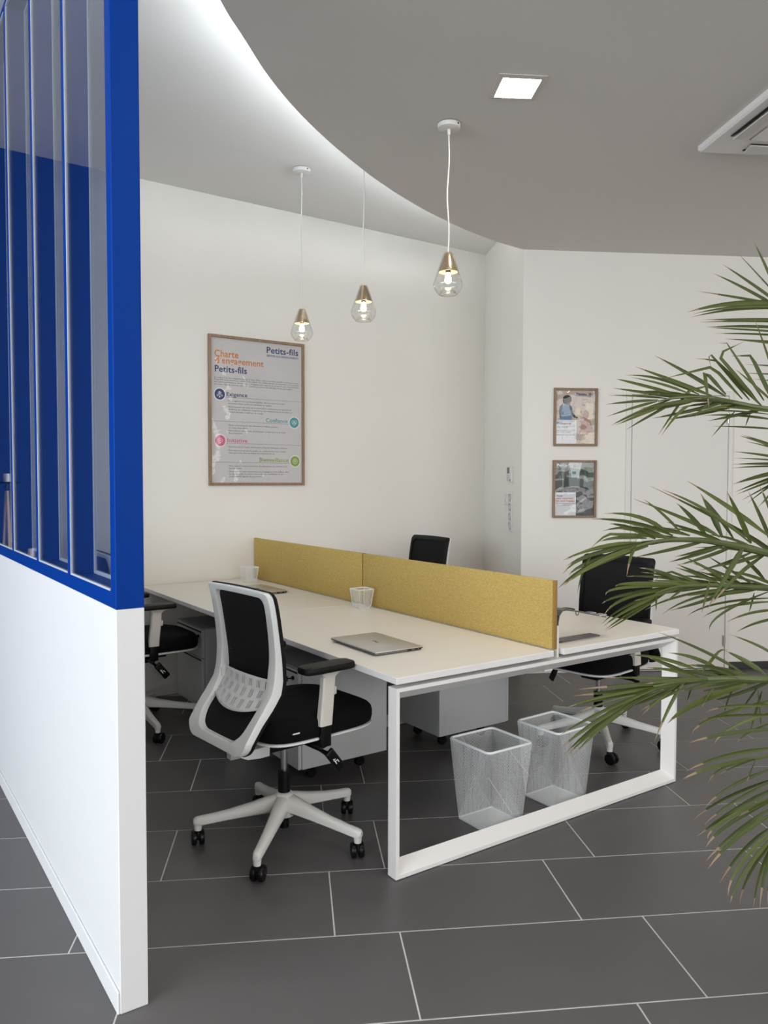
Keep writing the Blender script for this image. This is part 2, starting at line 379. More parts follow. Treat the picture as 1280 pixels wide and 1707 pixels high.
# half wall of the partition and the blue glazed screen on it
bm = new(); box(bm, (PX0, PYN, 0), (PX1, YW, 1.10), .002, 1); struct(obj('wall_partition', bm, 'wall_white'), 'white half-height partition wall at the left', 'wall')
bm = new(); box(bm, (PX0-.007, PYN+.002, 0), (PX0, YW, .062), .002, 1); struct(obj('baseboard_partition', bm, 'wall_white'), 'low white baseboard on the partition', 'baseboard')
win = struct(bpy.data.objects.new('window_1', None), 'blue framed glazed screen standing on the white half wall', 'window'); COL.objects.link(win)
win.location = (0, 0, 1.10)
def wpart(name, lo, hi, m, r=.002):
    bm = new(); box(bm, (lo[0], lo[1], lo[2]-1.10), (hi[0], hi[1], hi[2]-1.10), r, 1); return obj(name, bm, m, win)
PB, PT = 1.145, 3.385
wpart('post', (PX0, PYN, 1.10), (PX1, PYN+.046, ZU), 'blue')
wpart('bottom_rail', (PX0, PYN+.046, 1.10), (PX1, YW, PB), 'blue'); wpart('top_rail', (PX0, PYN+.046, PT), (PX1, YW, ZU), 'blue')
MU = [2.585, 3.075, 3.583, 4.09, 4.60]
edges = [PYN+.046]
for y in MU: wpart('muntin', (PX0, y, PB), (PX1, y+.042, PT), 'blue'); edges += [y, y+.042]
edges.append(YW)
for k in range(0, len(edges), 2):
    a, b = edges[k], edges[k+1]
    for x in (PX0+.0025, PX1-.0025):
        bm = new(); g = .006 if x < .62 else .011
        for lo, hi in ([((a, PB), (a+g, PT))] if x > .62 else []) + [((b-g, PB), (b, PT)), ((a+g, PB), (b-g, PB+g)), ((a+g, PT-g), (b-g, PT))]:
            box(bm, (x-.0032, lo[0], lo[1]-1.10), (x+.0032, hi[0], hi[1]-1.10))
        obj('gasket', bm, 'gasket', win)
        bm = new(); box(bm, (x-.002, a+.003, PB-1.10+.003), (x+.002, b-.003, PT-1.10-.003)); obj('pane', bm, 'pane', win)

# door, baseboards on the right wall (local x runs along the wall from the corner, -y faces the room)
def on_right(s): return (C1[0]+U[0]*s, C1[1]+U[1]*s)
def rwall(name, lo, hi, m, r=.002, parent=None):
    bm = new(); box(bm, lo, hi, r, 1); return obj(name, bm, m, parent)
door = rwall('door_1', (.842, -.008, .012), (1.600, .004, 2.087), 'door', .002); struct(door, 'plain flush white door in the right wall', 'door')
door.location = (*C1, 0); door.rotation_euler = (0, 0, RA)
for n_, lo, hi in (('jamb', (.795, -.016, 0), (.836, .004, 2.125)), ('jamb', (1.603, -.016, 0), (1.636, .004, 2.125)), ('lintel', (.836, -.016, 2.091), (1.603, .004, 2.125))):
    rwall(n_, lo, hi, 'door', .003, door)
rwall('gap_shade_sheet', (.832, -.002, .004), (1.606, .003, 2.095), 'door_gap', 0, door)  # grey sheet behind the leaf, painted shade for the gap line
for z in (1.92, .222):
    bm = new(); cyl(bm, (1.592, -.016, z-.04), (1.592, -.016, z+.04), .0075, 10); obj('hinge', bm, 'steel', door, True)
bm = new(); cyl(bm, (.905, -.008, 1.045), (.905, -.020, 1.045), .026, 20); cyl(bm, (.905, -.02, 1.045), (.905, -.055, 1.045), .010, 12); tube(bm, [(.905, -.055, 1.045), (.92, -.06, 1.045), (1.03, -.06, 1.045)], .010, 12)
obj('handle', bm, 'steel', door, True)
bm = new(); cyl(bm, (.905, -.008, .985), (.905, -.016, .985), .024, 20); box(bm, (.902, -.0175, .972), (.908, -.0155, .990)); obj('lock_plate', bm, 'steel', door, True)
b = rwall('baseboard_right', (1.64, -.010, 0), (3.45, 0, .055), 'plinth'); struct(b, 'dark baseboard right of the door', 'baseboard'); b.location = (*C1, 0); b.rotation_euler = (0, 0, RA)
b = rwall('baseboard_right_near', (.01, -.010, 0), (.79, 0, .055), 'door'); struct(b, 'white baseboard left of the door', 'baseboard'); b.location = (*C1, 0); b.rotation_euler = (0, 0, RA)

# ================================================================ DESK
DZ = 0.74
DX0, DX1, DM0, DM1 = 1.604, 3.262, 2.405, 2.466
DY0, DYM, DY1 = 2.238, 3.728, 5.155
desk = thing('bench_desk', 'white four person bench desk with open loop legs at the far wall', 'desk', ((DX0+DX1)/2, (DY0+DY1)/2, 0))
dl = desk.location.copy()
def dpart(name, bm, m, smooth=False):
    bmesh.ops.translate(bm, vec=-dl, verts=bm.verts[:]); return obj(name, bm, m, desk, smooth)
for xa, xb in ((DX0, DM0), (DM1, DX1)):
    for ya, yb in ((DY0, DYM-.0015), (DYM+.0015, DY1)):
        bm = new(); box(bm, (xa, ya, DZ-.025), (xb, yb, DZ), .0018, 1)
        bm.normal_update()
        for f in bm.faces:
            if f.normal.z < .9: f.material_index = 1
        dpart('tabletop', bm, ['desk', 'edge'])
def leg_frame(y, s):
    """closed rectangular loop; profile 14 mm at the open side widening to 52 mm at the back (bevelled inwards)"""
    bm = new(); x0, x1, z0, z1 = DX0+.002, DX1-.004, 0.003, .700
    def rect(i, yy): return [V(x0+i, yy, z0+i), V(x1-i, yy, z0+i), V(x1-i, yy, z1-i), V(x0+i, yy, z1-i)]
    a, b, c, d = rect(0, y), rect(.014, y), rect(.052, y+.05*s), rect(0, y+.05*s)
    loft(bm, [a, b, c, d], cap=False, loop=True); dpart('leg_frame', bm, 'white_metal')
leg_frame(DY0+.004, 1); leg_frame(DYM-.025, 1); leg_frame(DY1-.01, -1)
for x in (DX0+.28, DM0-.12, DM1+.12, DX1-.28):
    bm = new(); box(bm, (x-.02, DY0+.056, .655), (x+.02, DY1-.03, .700), .003); dpart('beam', bm, 'white_metal')
bm = new(); box(bm, (DM0+.006, DY0+.056, .640), (DM1-.006, DY1-.02, .695), .002); dpart('cable_tray', bm, 'white_metal')
for x in (DX0+.03, DX1-.07, DM0-.1, DM1+.05):
    for y in (DY0+.060, DYM-.015, DY1-.05):
        bm = new(); box(bm, (x, y, .699), (x+.05, y+.03, .7155)); dpart('spacer', bm, 'dark')
for k, (ya, yb) in enumerate(((2.250, 3.704), (3.708, 5.14))):
    t = thing('privacy_screen', ['mustard felt desk screen at the near end of the bench', 'mustard felt desk screen at the far end by the wall'][k], 'desk screen', (2.4255, (ya+yb)/2, DZ), 0, 'mustard screens down the middle of the bench')
    h = (yb-ya)/2
    bm = new(); box(bm, (-.0105, -h+(.008 if k == 0 else .001), .0005), (.0105, h-.001, .290), .004, 2); obj('felt_panel', bm, 'felt', t, True)
    bm = new(); box(bm, (-.011, -h, .0005), (.011, -h+(.008 if k == 0 else .001), .2905), .0003 if k else .003, 2); obj('edge_trim', bm, 'felt_edge', t, True)
    for yy in (-h+.002, h-.06):
        bm = new(); box(bm, (.0125, yy, -.034), (.0245, yy+.045, .098), .001); obj('bracket', bm, 'white_metal', t)

# ---------------------------------------------------------------- pedestals
def pedestal(x, y, flip, label, key=False):
    """origin: floor, centre; front faces -x (flip: +x); body .50 deep, .42 wide"""
    t = thing('drawer_pedestal', label, 'drawer unit', (x, y, 0), PI if flip else 0, 'drawer pedestals under the bench')
    bm = new(); box(bm, (-.232, -.21, .085), (.25, .21, .558), .002, 1); obj('body', bm, 'cabinet', t)
    bm = new(); box(bm, (-.25, -.21, .558), (.25, .21, .566), .002, 1); obj('top_panel', bm, 'dark_top', t)
    for z0, z1 in ((.087, .386), (.390, .556)):
        bm = new(); box(bm, (-.252, -.208, z0), (-.234, .208, z1), .002, 1); d = obj('drawer', bm, 'cabinet', t)
        bm = new(); box(bm, (-.2545, -.20, z1-.016), (-.2515, .20, z1-.007), .001, 1); obj('finger_grip', bm, 'dark', d)
    bm = new(); cyl(bm, (-.252, -.16, .515), (-.258, -.16, .515), .010, 14); 
    if key: cyl(bm, (-.258, -.16, .515), (-.285, -.16, .515), .0035, 8); box(bm, (-.300, -.163, .503), (-.282, -.157, .527), .001)
    obj('lock', bm, 'black', t, True)
    for sx in (-.13, .15):
        for sy in (-.11, .11):
            bm = new(); cyl(bm, (sx, sy-.012, .025), (sx, sy+.012, .025), .0245, 16); box(bm, (sx-.016, sy-.014, .03), (sx+.016, sy+.014, .086), .003); obj('caster', bm, 'black', t, True)
pedestal(1.972, 3.395, False, 'grey drawer unit with a key beside the nearest chair', True)
pedestal(1.972, 3.935, False, 'grey drawer unit behind the keyed one, left of the nearest chair back')
pedestal(1.972, 4.585, False, 'farthest grey drawer unit, behind the seat of the chair by the partition')
pedestal(2.815, 3.40, True, 'grey drawer unit under the right half of the bench behind the two bins')

# ---------------------------------------------------------------- laptops, cups, laptop stand, bins
def laptop(x, y, rz, label):
    t = thing('laptop', label, 'laptop', (x, y, DZ), rz, 'closed laptops on the bench')
    bm = new()                                            # x: depth (hinge at +x), y: width; wedge lower shell
    def ring(i, z): return [V(-.118+i, -.18+i, z), V(.118-i, -.18+i, z), V(.118-i, .18-i, z), V(-.118+i, .18-i, z)]
    loft(bm, [ring(.014, .001), ring(.003, .006), ring(0, .0095)]); obj('lower_shell', bm, 'alu_edge', t)
    bm = new(); box(bm, (-.1175, -.1795, .0095), (.1165, .1795, .0112)); obj('seam', bm, 'dark', t)
    bm = new(); box(bm, (-.118, -.18, .0112), (.117, .18, .0165), .0022, 2); obj('lid', bm, 'alu', t, True)
    bm = new()
    for s in (-1, 1):                                     # small open-loop emblem in the middle of the lid
        pts = []
        for k in range(13):
            a = PI*(-.15+1.25*k/12); pts.append((s*(.0085*math.sin(a)-.003), s*(.0095-.0095*math.cos(a))-s*.0095+s*.008, .0168))
        tube(bm, pts, .0011, 6)
    obj('emblem', bm, 'alu_dark', t)
    bm = new()
    for yy, w in ((.050, .020), (.085, .014), (.104, .008)): box(bm, (yy-w/2, -.1806, .0045), (yy+w/2, -.1785, .0082))
    obj('ports', bm, 'dark', t)
    for s in (-1, 1):
        bm = new(); box(bm, (.112, s*.12-.03, .004), (.121, s*.12+.03, .0155), .003); obj('hinge', bm, 'alu_dark', t)
laptop(1.853, 2.740, math.radians(-1), 'closed silver laptop at the near end of the bench')
laptop(2.150, 4.515, math.radians(1), 'closed silver laptop on the far half, behind the chair back')

def mesh_box(name, cat, label, loc, rz, wb, wt, h, pitch, wire, rim, group, base_h):
    t = thing(name, label, cat, loc, rz, group)
    a, b = wb/2, wt/2; bm = new()
    def P(side, u, v):                                    # u -1..1 across, v 0..1 up
        r = a+(b-a)*v; x, y = u*r, -r
        for _ in range(side): x, y = -y, x
        return V(x, y, base_h+v*(h-base_h-rim*.5))
    asp = (h/(wb+wt)*2)                                   # height / mean width
    n = int((wb+wt)/2/pitch); st = wire/((wb+wt)/2)*2     # strand width in u
    for side in range(4):
        for sg in (-1, 1):                                # two families of slanting strands
            m = int(n*(1+asp*.6))
            for k in range(-m, m+1):
                u0 = 2*k/n; sl = sg*asp*1.15
                v0, v1 = 0.0, 1.0
                pts = []
                # clip the strand u = u0 + sl*(v-.5) to |u| <= 1
                lo, hi = (-1-u0)/sl+.5, (1-u0)/sl+.5
                if lo > hi: lo, hi = hi, lo
                v0, v1 = max(0, lo), min(1, hi)
                if v1-v0 < .005: continue
                ua, ub = u0+sl*(v0-.5), u0+sl*(v1-.5)
                q = [P(side, max(-1, min(1, ua-st/2)), v0), P(side, max(-1, min(1, ua+st/2)), v0), P(side, max(-1, min(1, ub+st/2)), v1), P(side, max(-1, min(1, ub-st/2)), v1)]
                bm.faces.new([bm.verts.new(p) for p in q])
    if h < .2:                                            # folded corner edges of the small cups
        for side in range(4): tube(bm, [P(side, 1, 0), P(side, 1, 1)], .0016, 6)
    obj('mesh_wall', bm, 'wire', t)
    bm = new()
    def rr(r, z, c):
        out = []
        for cx_, cy_, a0 in ((1, 1, 0), (-1, 1, 90), (-1, -1, 180), (1, -1, 270)):
            for k in range(5):
                an = math.radians(a0+22.5*k); out.append(V(cx_*(r-c)+c*math.cos(an), cy_*(r-c)+c*math.sin(an), z))
        return out
    loft(bm, [rr(b+rim*.25, h-rim, .02*b/.12), rr(b+rim*.4, h-rim*.5, .02*b/.12), rr(b+rim*.25, h, .02*b/.12), rr(b-rim*.3, h, .018*b/.12), rr(b-rim*.4, h-rim*.5, .018*b/.12), rr(b-rim*.3, h-rim, .018*b/.12)], cap=False, loop=True)
    obj('rim', bm, 'wire', t, True)
    bm = new(); loft(bm, [rr(a, 0.0005, .006), rr(a+.001, base_h, .006), rr(a-.002, base_h, .006), rr(a-.003, .003, .006)]); obj('base', bm, 'wire_base', t, True)
    return t
mesh_box('wire_bin', 'bin', 'white wire mesh waste bin on the left, nearer the leg', (2.227, 2.424, 0), 0, .190, .245, .352, .0064, .00132, .0085, 'wire mesh bins under the bench', .008)
mesh_box('wire_bin', 'bin', 'white wire mesh waste bin on the right, by the palm leaves', (2.636, 2.437, 0), math.radians(2), .190, .245, .352, .0064, .00132, .0085, 'wire mesh bins under the bench', .008)
mesh_box('pen_cup', 'pen cup', 'small white mesh pen cup near the joint of the two screens', (2.343, 3.602, DZ), 0, .070, .096, .108, .0042, .00090, .0055, 'white mesh pen cups', .006)
mesh_box('pen_cup', 'pen cup', 'small white mesh pen cup at the far end by the wall', (2.290, 4.945, DZ), 0, .070, .096, .108, .0042, .00090, .0055, 'white mesh pen cups', .006)

# aluminium laptop stand on the near right desk
t = thing('laptop_stand', 'bent aluminium laptop stand on the near right desktop', 'laptop stand', (2.505, 2.362, DZ))
def ribbon(name, pts, w0, w1, th, m, par):
    """plate bent in the xz plane; width runs along y"""
    bm = new(); rings = []; n = len(pts)
    for i, (x, z) in enumerate(pts):
        a, b_ = pts[max(i-1, 0)], pts[min(i+1, n-1)]; tx, tz = b_[0]-a[0], b_[1]-a[1]; l = math.hypot(tx, tz); nx, nz = -tz/l*th/2, tx/l*th/2
        rings.append([V(x+nx, w0, z+nz), V(x+nx, w1, z+nz), V(x-nx, w1, z-nz), V(x-nx, w0, z-nz)])
    loft(bm, rings); return obj(name, bm, m, par, True, angle=25)
ribbon('foot_plate', [(.03, .0035), (.30, .0035)], -.03, .03, .006, 'alu_dark', t)
ribbon('upright', [(.050, .004), (.032, .006), (.025, .014), (.026, .09), (.033, .120), (.052, .139), (.080, .142)], -.030, .045, .005, 'alu_dark', t)
tp = ribbon('tray', [(.075, .142), (.13, .132), (.20, .116), (.275, .099), (.322, .088)], -.045, .045, .005, 'alu_dark', t)
for yy in (-.03, .03):
    bm = new(); box(bm, (.272, yy-.02, .096), (.322, yy+.02, .1025), .003); obj('grip_pad', bm, 'alu_edge', tp)
bm = new(); pts = [(.17, 0, .122), (.172, 0, .108), (.18, 0, .103), (.188, 0, .107), (.19, 0, .118)]; tube(bm, pts, .002, 8); obj('cable_hook', bm, 'alu_dark', tp, True)

# ================================================================ OFFICE CHAIRS (front = +x)
def superring(cx_, a, b, z, n=36, e=3.2, drop=0.0):
    out = []
    for k in range(n):
        th = 2*PI*k/n; c, s = math.cos(th), math.sin(th)
        x = a*math.copysign(abs(c)**(2/e), c); y = b*math.copysign(abs(s)**(2/e), s)
        out.append(V(cx_+x, y, z-drop*max(0, (x/a)-.35)**2))
    return out
def bx(z):                                    # side profile of the back: x for a height z
    K = [(.40, -.290), (.45, -.292), (.50, -.282), (.56, -.240), (.62, -.188), (.665, -.158), (.71, -.152), (.78, -.156), (.87, -.168), (.95, -.180), (1.01, -.192), (1.04, -.205)]
    if z <= K[0][0]: return K[0][1]
    for (z0, x0), (z1, x1) in zip(K, K[1:]):
        if z <= z1: return x0+(x1-x0)*(z-z0)/(z1-z0)
    return K[-1][1]
def back_loop(hw_t, hw_b, z0, z1, rt, rb, n=8):
    """rounded outline of the back in (y, z), counter-clockwise, same point count for every size"""
    arcs = [(hw_t-rt, z1-rt, 0, rt), (-(hw_t-rt), z1-rt, 90, rt), (-(hw_b-rb), z0+rb, 180, rb), (hw_b-rb, z0+rb, 270, rb)]
    m = (8, 20, 8, 20); out = []
    for i, (cy_, cz_, a0, r) in enumerate(arcs):
        pts = [(cy_+r*math.cos(math.radians(a0+90*k/n)), cz_+r*math.sin(math.radians(a0+90*k/n))) for k in range(n+1)]
        c2, z2, a2, r2 = arcs[(i+1) % 4]; q = (c2+r2*math.cos(math.radians(a2)), z2+r2*math.sin(math.radians(a2)))
        out += pts; L = pts[-1]
        out += [(L[0]+(q[0]-L[0])*k/m[i], L[1]+(q[1]-L[1])*k/m[i]) for k in range(1, m[i])]
    return [(y, z+.005*max(0, (z-.9)/.14)*(1-(y/.23)**2)) for y, z in out]
def star_turn(t, ang):
    for c in t.children:
        if c.name.startswith('leg'): c.rotation_euler = (0, 0, ang)
def make_chair(label, loc, rz, stars):
    t = thing('office_chair', label, 'chair', loc, rz, 'office chairs around the bench')
    # five-star base
    bm = new(); lathe(bm, [(.0, .105), (.040, .105), (.048, .120), (.046, .170), (.034, .195), (.026, .200), (.0, .200)], 28); obj('base_hub', bm, 'plastic_base', t, True)
    bm = new(); cyl(bm, (0, 0, .055), (0, 0, .106), .019, 18); obj('hub_stub', bm, 'black', t, True)
    for k in range(5):
        an = math.radians(stars+72*k); R_ = Matrix.Rotation(an, 4, 'Z')
        bm = new(); rings = []
        for r, w, zt, zb in ((.015, .034, .196, .116), (.060, .030, .183, .118), (.13, .0255, .161, .110), (.22, .0215, .138, .098), (.30, .019, .123, .086), (.337, .0178, .118, .080), (.350, .015, .114, .082), (.355, .010, .108, .088)):
            ring = []
            for j in range(12):
                th = 2*PI*j/12; c, s = math.cos(th), math.sin(th)
                y = w*math.copysign(abs(c)**.7, c); zz = (zt+zb)/2+(zt-zb)/2*math.copysign(abs(s)**.6, s)
                ring.append(R_ @ V(r, y*(.86 if s > 0 else 1.0), zz))
            rings.append(ring)
        loft(bm, rings); cyl(bm, R_ @ V(.338, 0, .092), R_ @ V(.338, 0, .064), .0165, 14, .014)
        leg = obj('leg', bm, 'plastic_base', t, True)
        sw = math.radians(60)+random.uniform(-.45, .45); cs = Matrix.Translation(R_ @ V(.338, 0, 0)) @ Matrix.Rotation(sw, 4, 'Z')
        bm = new()
        for s in (-1, 1):
            prof = [(.0, .004), (.020, .004), (.0285, .006), (.030, .010), (.030, .019), (.027, .024), (.016, .026), (.0, .0255)]
            rings = [[cs @ V(.012+r*math.cos(2*PI*j/20), s*yy, .030+r*math.sin(2*PI*j/20)) for j in range(20)] for r, yy in prof]
            loft(bm, rings, cap=False)
        cyl(bm, cs @ V(0, 0, .030), cs @ V(0, 0, .066), .010, 12)
        box(bm, (-.016, -.004, .028), (.020, .004, .060), .002, mtx=cs)
        obj('caster', bm, 'black', leg, True)
    # column
    bm = new(); cyl(bm, (0, 0, .196), (0, 0, .288), .0245, 20); obj('lift_sleeve', bm, 'black', t, True)
    bm = new(); cyl(bm, (0, 0, .285), (0, 0, .375), .0140, 18); obj('gas_lift', bm, 'chrome', t, True)
    bm = new(); box(bm, (-.13, -.055, .385), (.10, .055, .430), .012, 3); box(bm, (-.07, -.12, .425), (.14, .12, .450), .006); mech = obj('tilt_mechanism', bm, 'black', t, True)
    bm = new(); tube(bm, [(.045, -.07, .405), (.046, -.18, .405), (.046, -.232, .402)], [.007, .007, .010], 10)
    box(bm, (-.020, -.009, -.085), (.020, .007, .014), .006, 3, mtx=Matrix.Translation((.050, -.240, .405)) @ Matrix.Rotation(math.radians(-38), 4, 'Y'))
    lev = obj('tilt_lever', bm, 'black', mech, True)
    bm = new()                                                   # small pale pictogram printed on the paddle
    mtx = Matrix.Translation((.050, -.240, .405)) @ Matrix.Rotation(math.radians(-38), 4, 'Y')
    for x0, z0, x1, z1 in ((-.008, -.050, -.004, -.022), (-.004, -.040, .008, -.036), (.004, -.052, .008, -.036), (-.010, -.030, .002, -.027)): box(bm, (x0, -.0096, z0), (x1, -.0088, z1), mtx=mtx)
    # third level is the lever itself, so the pictogram stays inside it as a second material
    bm2 = bmesh.new(); bm2.from_mesh(lev.data); off = len(bm2.verts)
    tmp = bpy.data.meshes.new('glyph'); bm.to_mesh(tmp); bm.free(); n0 = len(bm2.faces); bm2.from_mesh(tmp); bm2.faces.ensure_lookup_table()
    for f in bm2.faces[n0:]: f.material_index = 1
    bm2.to_mesh(lev.data); bm2.free(); lev.data.materials.append(MT['white_ink']); bpy.data.meshes.remove(tmp)
    bm = new(); tube(bm, [(.0, .07, .405), (.0, .20, .405), (.005, .245, .400)], [.007, .007, .010], 10); obj('height_lever', bm, 'black', mech, True)
    # seat
    bm = new(); loft(bm, [superring(.058, .21, .19, .452, e=4), superring(.058, .258, .228, .462, e=4.4), superring(.058, .266, .236, .467, e=4.4), superring(.058, .266, .236, .473, e=4.4), superring(.058, .25, .225, .476, e=4.4)]); obj('seat_pan', bm, 'plastic_white', t, True)
    bm = new(); rings = []
    for z, sc in ((.4745, .955), (.482, .985), (.500, 1.0), (.522, 1.0), (.540, .985), (.552, .95), (.558, .88), (.561, .6), (.562, .25)):
        rings.append(superring(.058, .268*sc, .238*sc, z, 48, 4.4, drop=.022*((z-.4745)/.09)))
    loft(bm, rings); seat = obj('seat', bm, 'seat_black', t, True, angle=60)
    bm = new()                                                   # pale woven tag on the side of the cushion
    box(bm, (-.118, -.2400, .511), (-.088, -.2370, .5155))
    obj('tag', bm, 'plastic_white', seat)
    # back: white loop, black mesh, slotted lumbar strip
    ol, il = back_loop(.222, .217, .452, 1.036, .020, .058), back_loop(.178, .164, .490, 1.012, .030, .078)
    bm = new(); rings = []
    for (yo, zo), (yi, zi) in zip(ol, il):
        side = abs(yo)/.222; lum = math.exp(-((zo-.64)/.13)**2)*side**3; low = max(0, (.56-zo)/.1)
        dep = .022+.022*lum+.006*low
        fo, fi = bx(zo)+.006, bx(zi)+.006
        def L(s): return (yo+(yi-yo)*s, zo+(zi-zo)*s, fo+(fi-fo)*s)
        ring = []
        for s, d in ((0, 0), (0, .75), (.07, .97), (.22, 1), (.80, 1), (.93, .96), (1, .7), (1, 0)):
            y, z, x = L(s); ring.append(V(x-dep*d, y, z))
        rings.append(ring)
    loft(bm, rings, loop=True); bf = obj('back_frame', bm, 'plastic_white', t, True, angle=35)
    bm = new(); rings = []                                       # shell that joins the loop to the mechanism
    for x, z, w, th in ((-.300, .472, .168, .006), (-.285, .452, .165, .010), (-.245, .434, .140, .014), (-.17, .418, .100, .020), (-.11, .408, .070, .022)):
        rings.append([V(x, -w, z+.02), V(x, w, z+.02), V(x, w*.96, z-th), V(x, -w*.96, z-th)])
    loft(bm, rings); o = obj('back_bracket', bm, 'plastic_white', t, True, angle=50)
    def panel(hw_t, hw_b, z0, z1, off, th, m, name, par):
        bm = new(); nz_, ny_ = 30, 14; g = {}
        for s_ in (0, 1):
            for i in range(nz_+1):
                z = z0+(z1-z0)*i/nz_
                r_ = .05; hw = hw_b+(hw_t-hw_b)*(i/nz_)
                e = min(z-z0, z1-z)
                if e < r_: hw -= r_-math.sqrt(max(0, r_*r_-(r_-e)**2))
                for j in range(ny_+1):
                    y = hw*(2*j/ny_-1); g[s_, i, j] = bm.verts.new((bx(z)+off+s_*th-.010*(1-(y/.25)**2), y, z))
        for i in range(nz_):
            for j in range(ny_):
                bm.faces.new((g[0, i, j], g[0, i, j+1], g[0, i+1, j+1], g[0, i+1, j])); bm.faces.new((g[1, i, j], g[1, i+1, j], g[1, i+1, j+1], g[1, i, j+1]))
        for i in range(nz_):
            for j in (0, ny_): bm.faces.new((g[0, i, j], g[0, i+1, j], g[1, i+1, j], g[1, i, j]))
        for j in range(ny_):
            for i in (0, nz_): bm.faces.new((g[0, i, j], g[0, i, j+1], g[1, i, j+1], g[1, i, j]))
        return obj(name, bm, m, par, True, angle=50)
    mp = panel(.210, .204, .470, 1.030, .008, .008, 'mesh_black', 'back_mesh', t)
    bm = new(); lo, li = back_loop(.2245, .219, .449, 1.040, .022, .060), back_loop(.198, .192, .478, 1.012, .040, .060); rings = []
    for (yo, zo), (yi, zi) in zip(lo, li):
        rings.append([V(bx(zo)+.005, yo, zo), V(bx(zo)+.016, yo, zo), V(bx(zo)+.022, yo*.985, zo-.003*(zo > .9)), V(bx(zi)+.021, yi, zi), V(bx(zi)+.010, yi, zi)])
    loft(bm, rings, loop=True); obj('border', bm, 'black_soft', mp, True, angle=50)
    # lumbar strip with rows of fine slots
    LW = .178; PG = .050; sets = ([], [])
    for k in range(-4, 5):
        for s in (0, 1):
            for q in range(3):
                c = k*PG+s*PG/2+(q-1)*.0082
                if abs(c) < LW-.012: sets[s].append((c-.0019, c+.0019))
    zrows = [(.612, .634), (.641, .663), (.670, .692)]
    yb = sorted({-LW, LW, *[c for st in sets for q in st for c in q]}); zb = [.604, .612, .634, .641, .663, .670, .692, .702]
    bm = new(); g = {}
    for i, z in enumerate(zb):
        for j, y in enumerate(yb):
            zz = z-.030*(1-(y/LW)**2)*(7-i)/7+.006
            g[i, j] = bm.verts.new((bx(zz)-.012-.016*(1-(y/LW)**2), y, zz))
    for i in range(len(zb)-1):
        zm = (zb[i]+zb[i+1])/2; row = next((k for k, (a, b_) in enumerate(zrows) if a < zm < b_), None)
        for j in range(len(yb)-1):
            ym = (yb[j]+yb[j+1])/2
            if row is not None and any(a < ym < b_ for a, b_ in sets[row % 2]): continue
            bm.faces.new((g[i, j], g[i, j+1], g[i+1, j+1], g[i+1, j]))
    lu = obj('lumbar_support', bm, 'plastic_white', t, True)
    md = lu.modifiers.new('thickness', 'SOLIDIFY'); md.thickness = .0025; md.offset = 0
    for s in (-1, 1):
        bm = new(); box(bm, (-.186, s*.172-.012, .662), (-.160, s*.172+.012, .698), .004); obj('lumbar_clip', bm, 'plastic_white', lu)
    # armrests
    for s in (-1, 1):
        Y = s*.238
        bm = new(); box(bm, (.002, Y-.012, .438), (.050, Y+.012, .545), .004)
        tube(bm, [(.026, s*.16, .437), (.026, s*.215, .437), (.026, Y, .452)], .018, 8); br = obj('arm_bracket', bm, 'black', t, True)
        bm = new(); rings = []
        for z, x0, x1, w in ((.530, -.003, .054, .017), (.56, -.001, .056, .017), (.66, .010, .066, .0165), (.712, .014, .070, .016), (.728, .004, .086, .022), (.738, -.020, .118, .032)):
            c_ = .006
            rings.append([V(x0+c_, Y-w, z), V(x1-c_, Y-w, z), V(x1, Y-w+c_, z), V(x1, Y+w-c_, z), V(x1-c_, Y+w, z), V(x0+c_, Y+w, z), V(x0, Y+w-c_, z), V(x0, Y-w+c_, z)])
        loft(bm, rings); arm = obj('arm_post', bm, 'plastic_cream', t, True, angle=30); arm.location.z = -.010
        bm = new(); box(bm, (.060, Y-.010, .640), (.078, Y+.010, .672), .005); obj('height_button', bm, 'plastic_cream', arm, True)
        bm = new(); rings = []
        for z, e in ((.7375, .93), (.742, .99), (.750, 1.0), (.757, .985), (.762, .92), (.764, .6)):
            rings.append([p + V(0, Y, 0) for p in superring(.036, .117*(1-(1-e)*.35), .045*e, z, 36, 4.6)])
        loft(bm, rings); obj('arm_pad', bm, 'black_soft', arm, True, angle=50)
    return t
ch = make_chair('white framed black mesh chair in the foreground, seen from behind', (1.425, 2.76, 0), math.radians(6), 4)
ch2 = dup(ch, (1.372, 4.510, 0), 0.0, 'black mesh chair half hidden behind the end of the partition'); star_turn(ch2, math.radians(-20))
ch3 = dup(ch, (3.405, 2.838, 0), math.radians(188), 'black mesh chair on the right side, behind the palm leaves'); star_turn(ch3, math.radians(38))
ch4 = dup(ch, (3.480, 4.680, 0), math.radians(180), 'black mesh chair whose back shows above the mustard screen')
for c in (ch3, ch4):
    for a_ in c.children:
        if not a_.name.startswith(('leg', 'base_hub', 'hub_stub', 'lift_sleeve')): a_.location.z -= .020
        if a_.name.startswith('arm_post'): a_.location.z -= .023

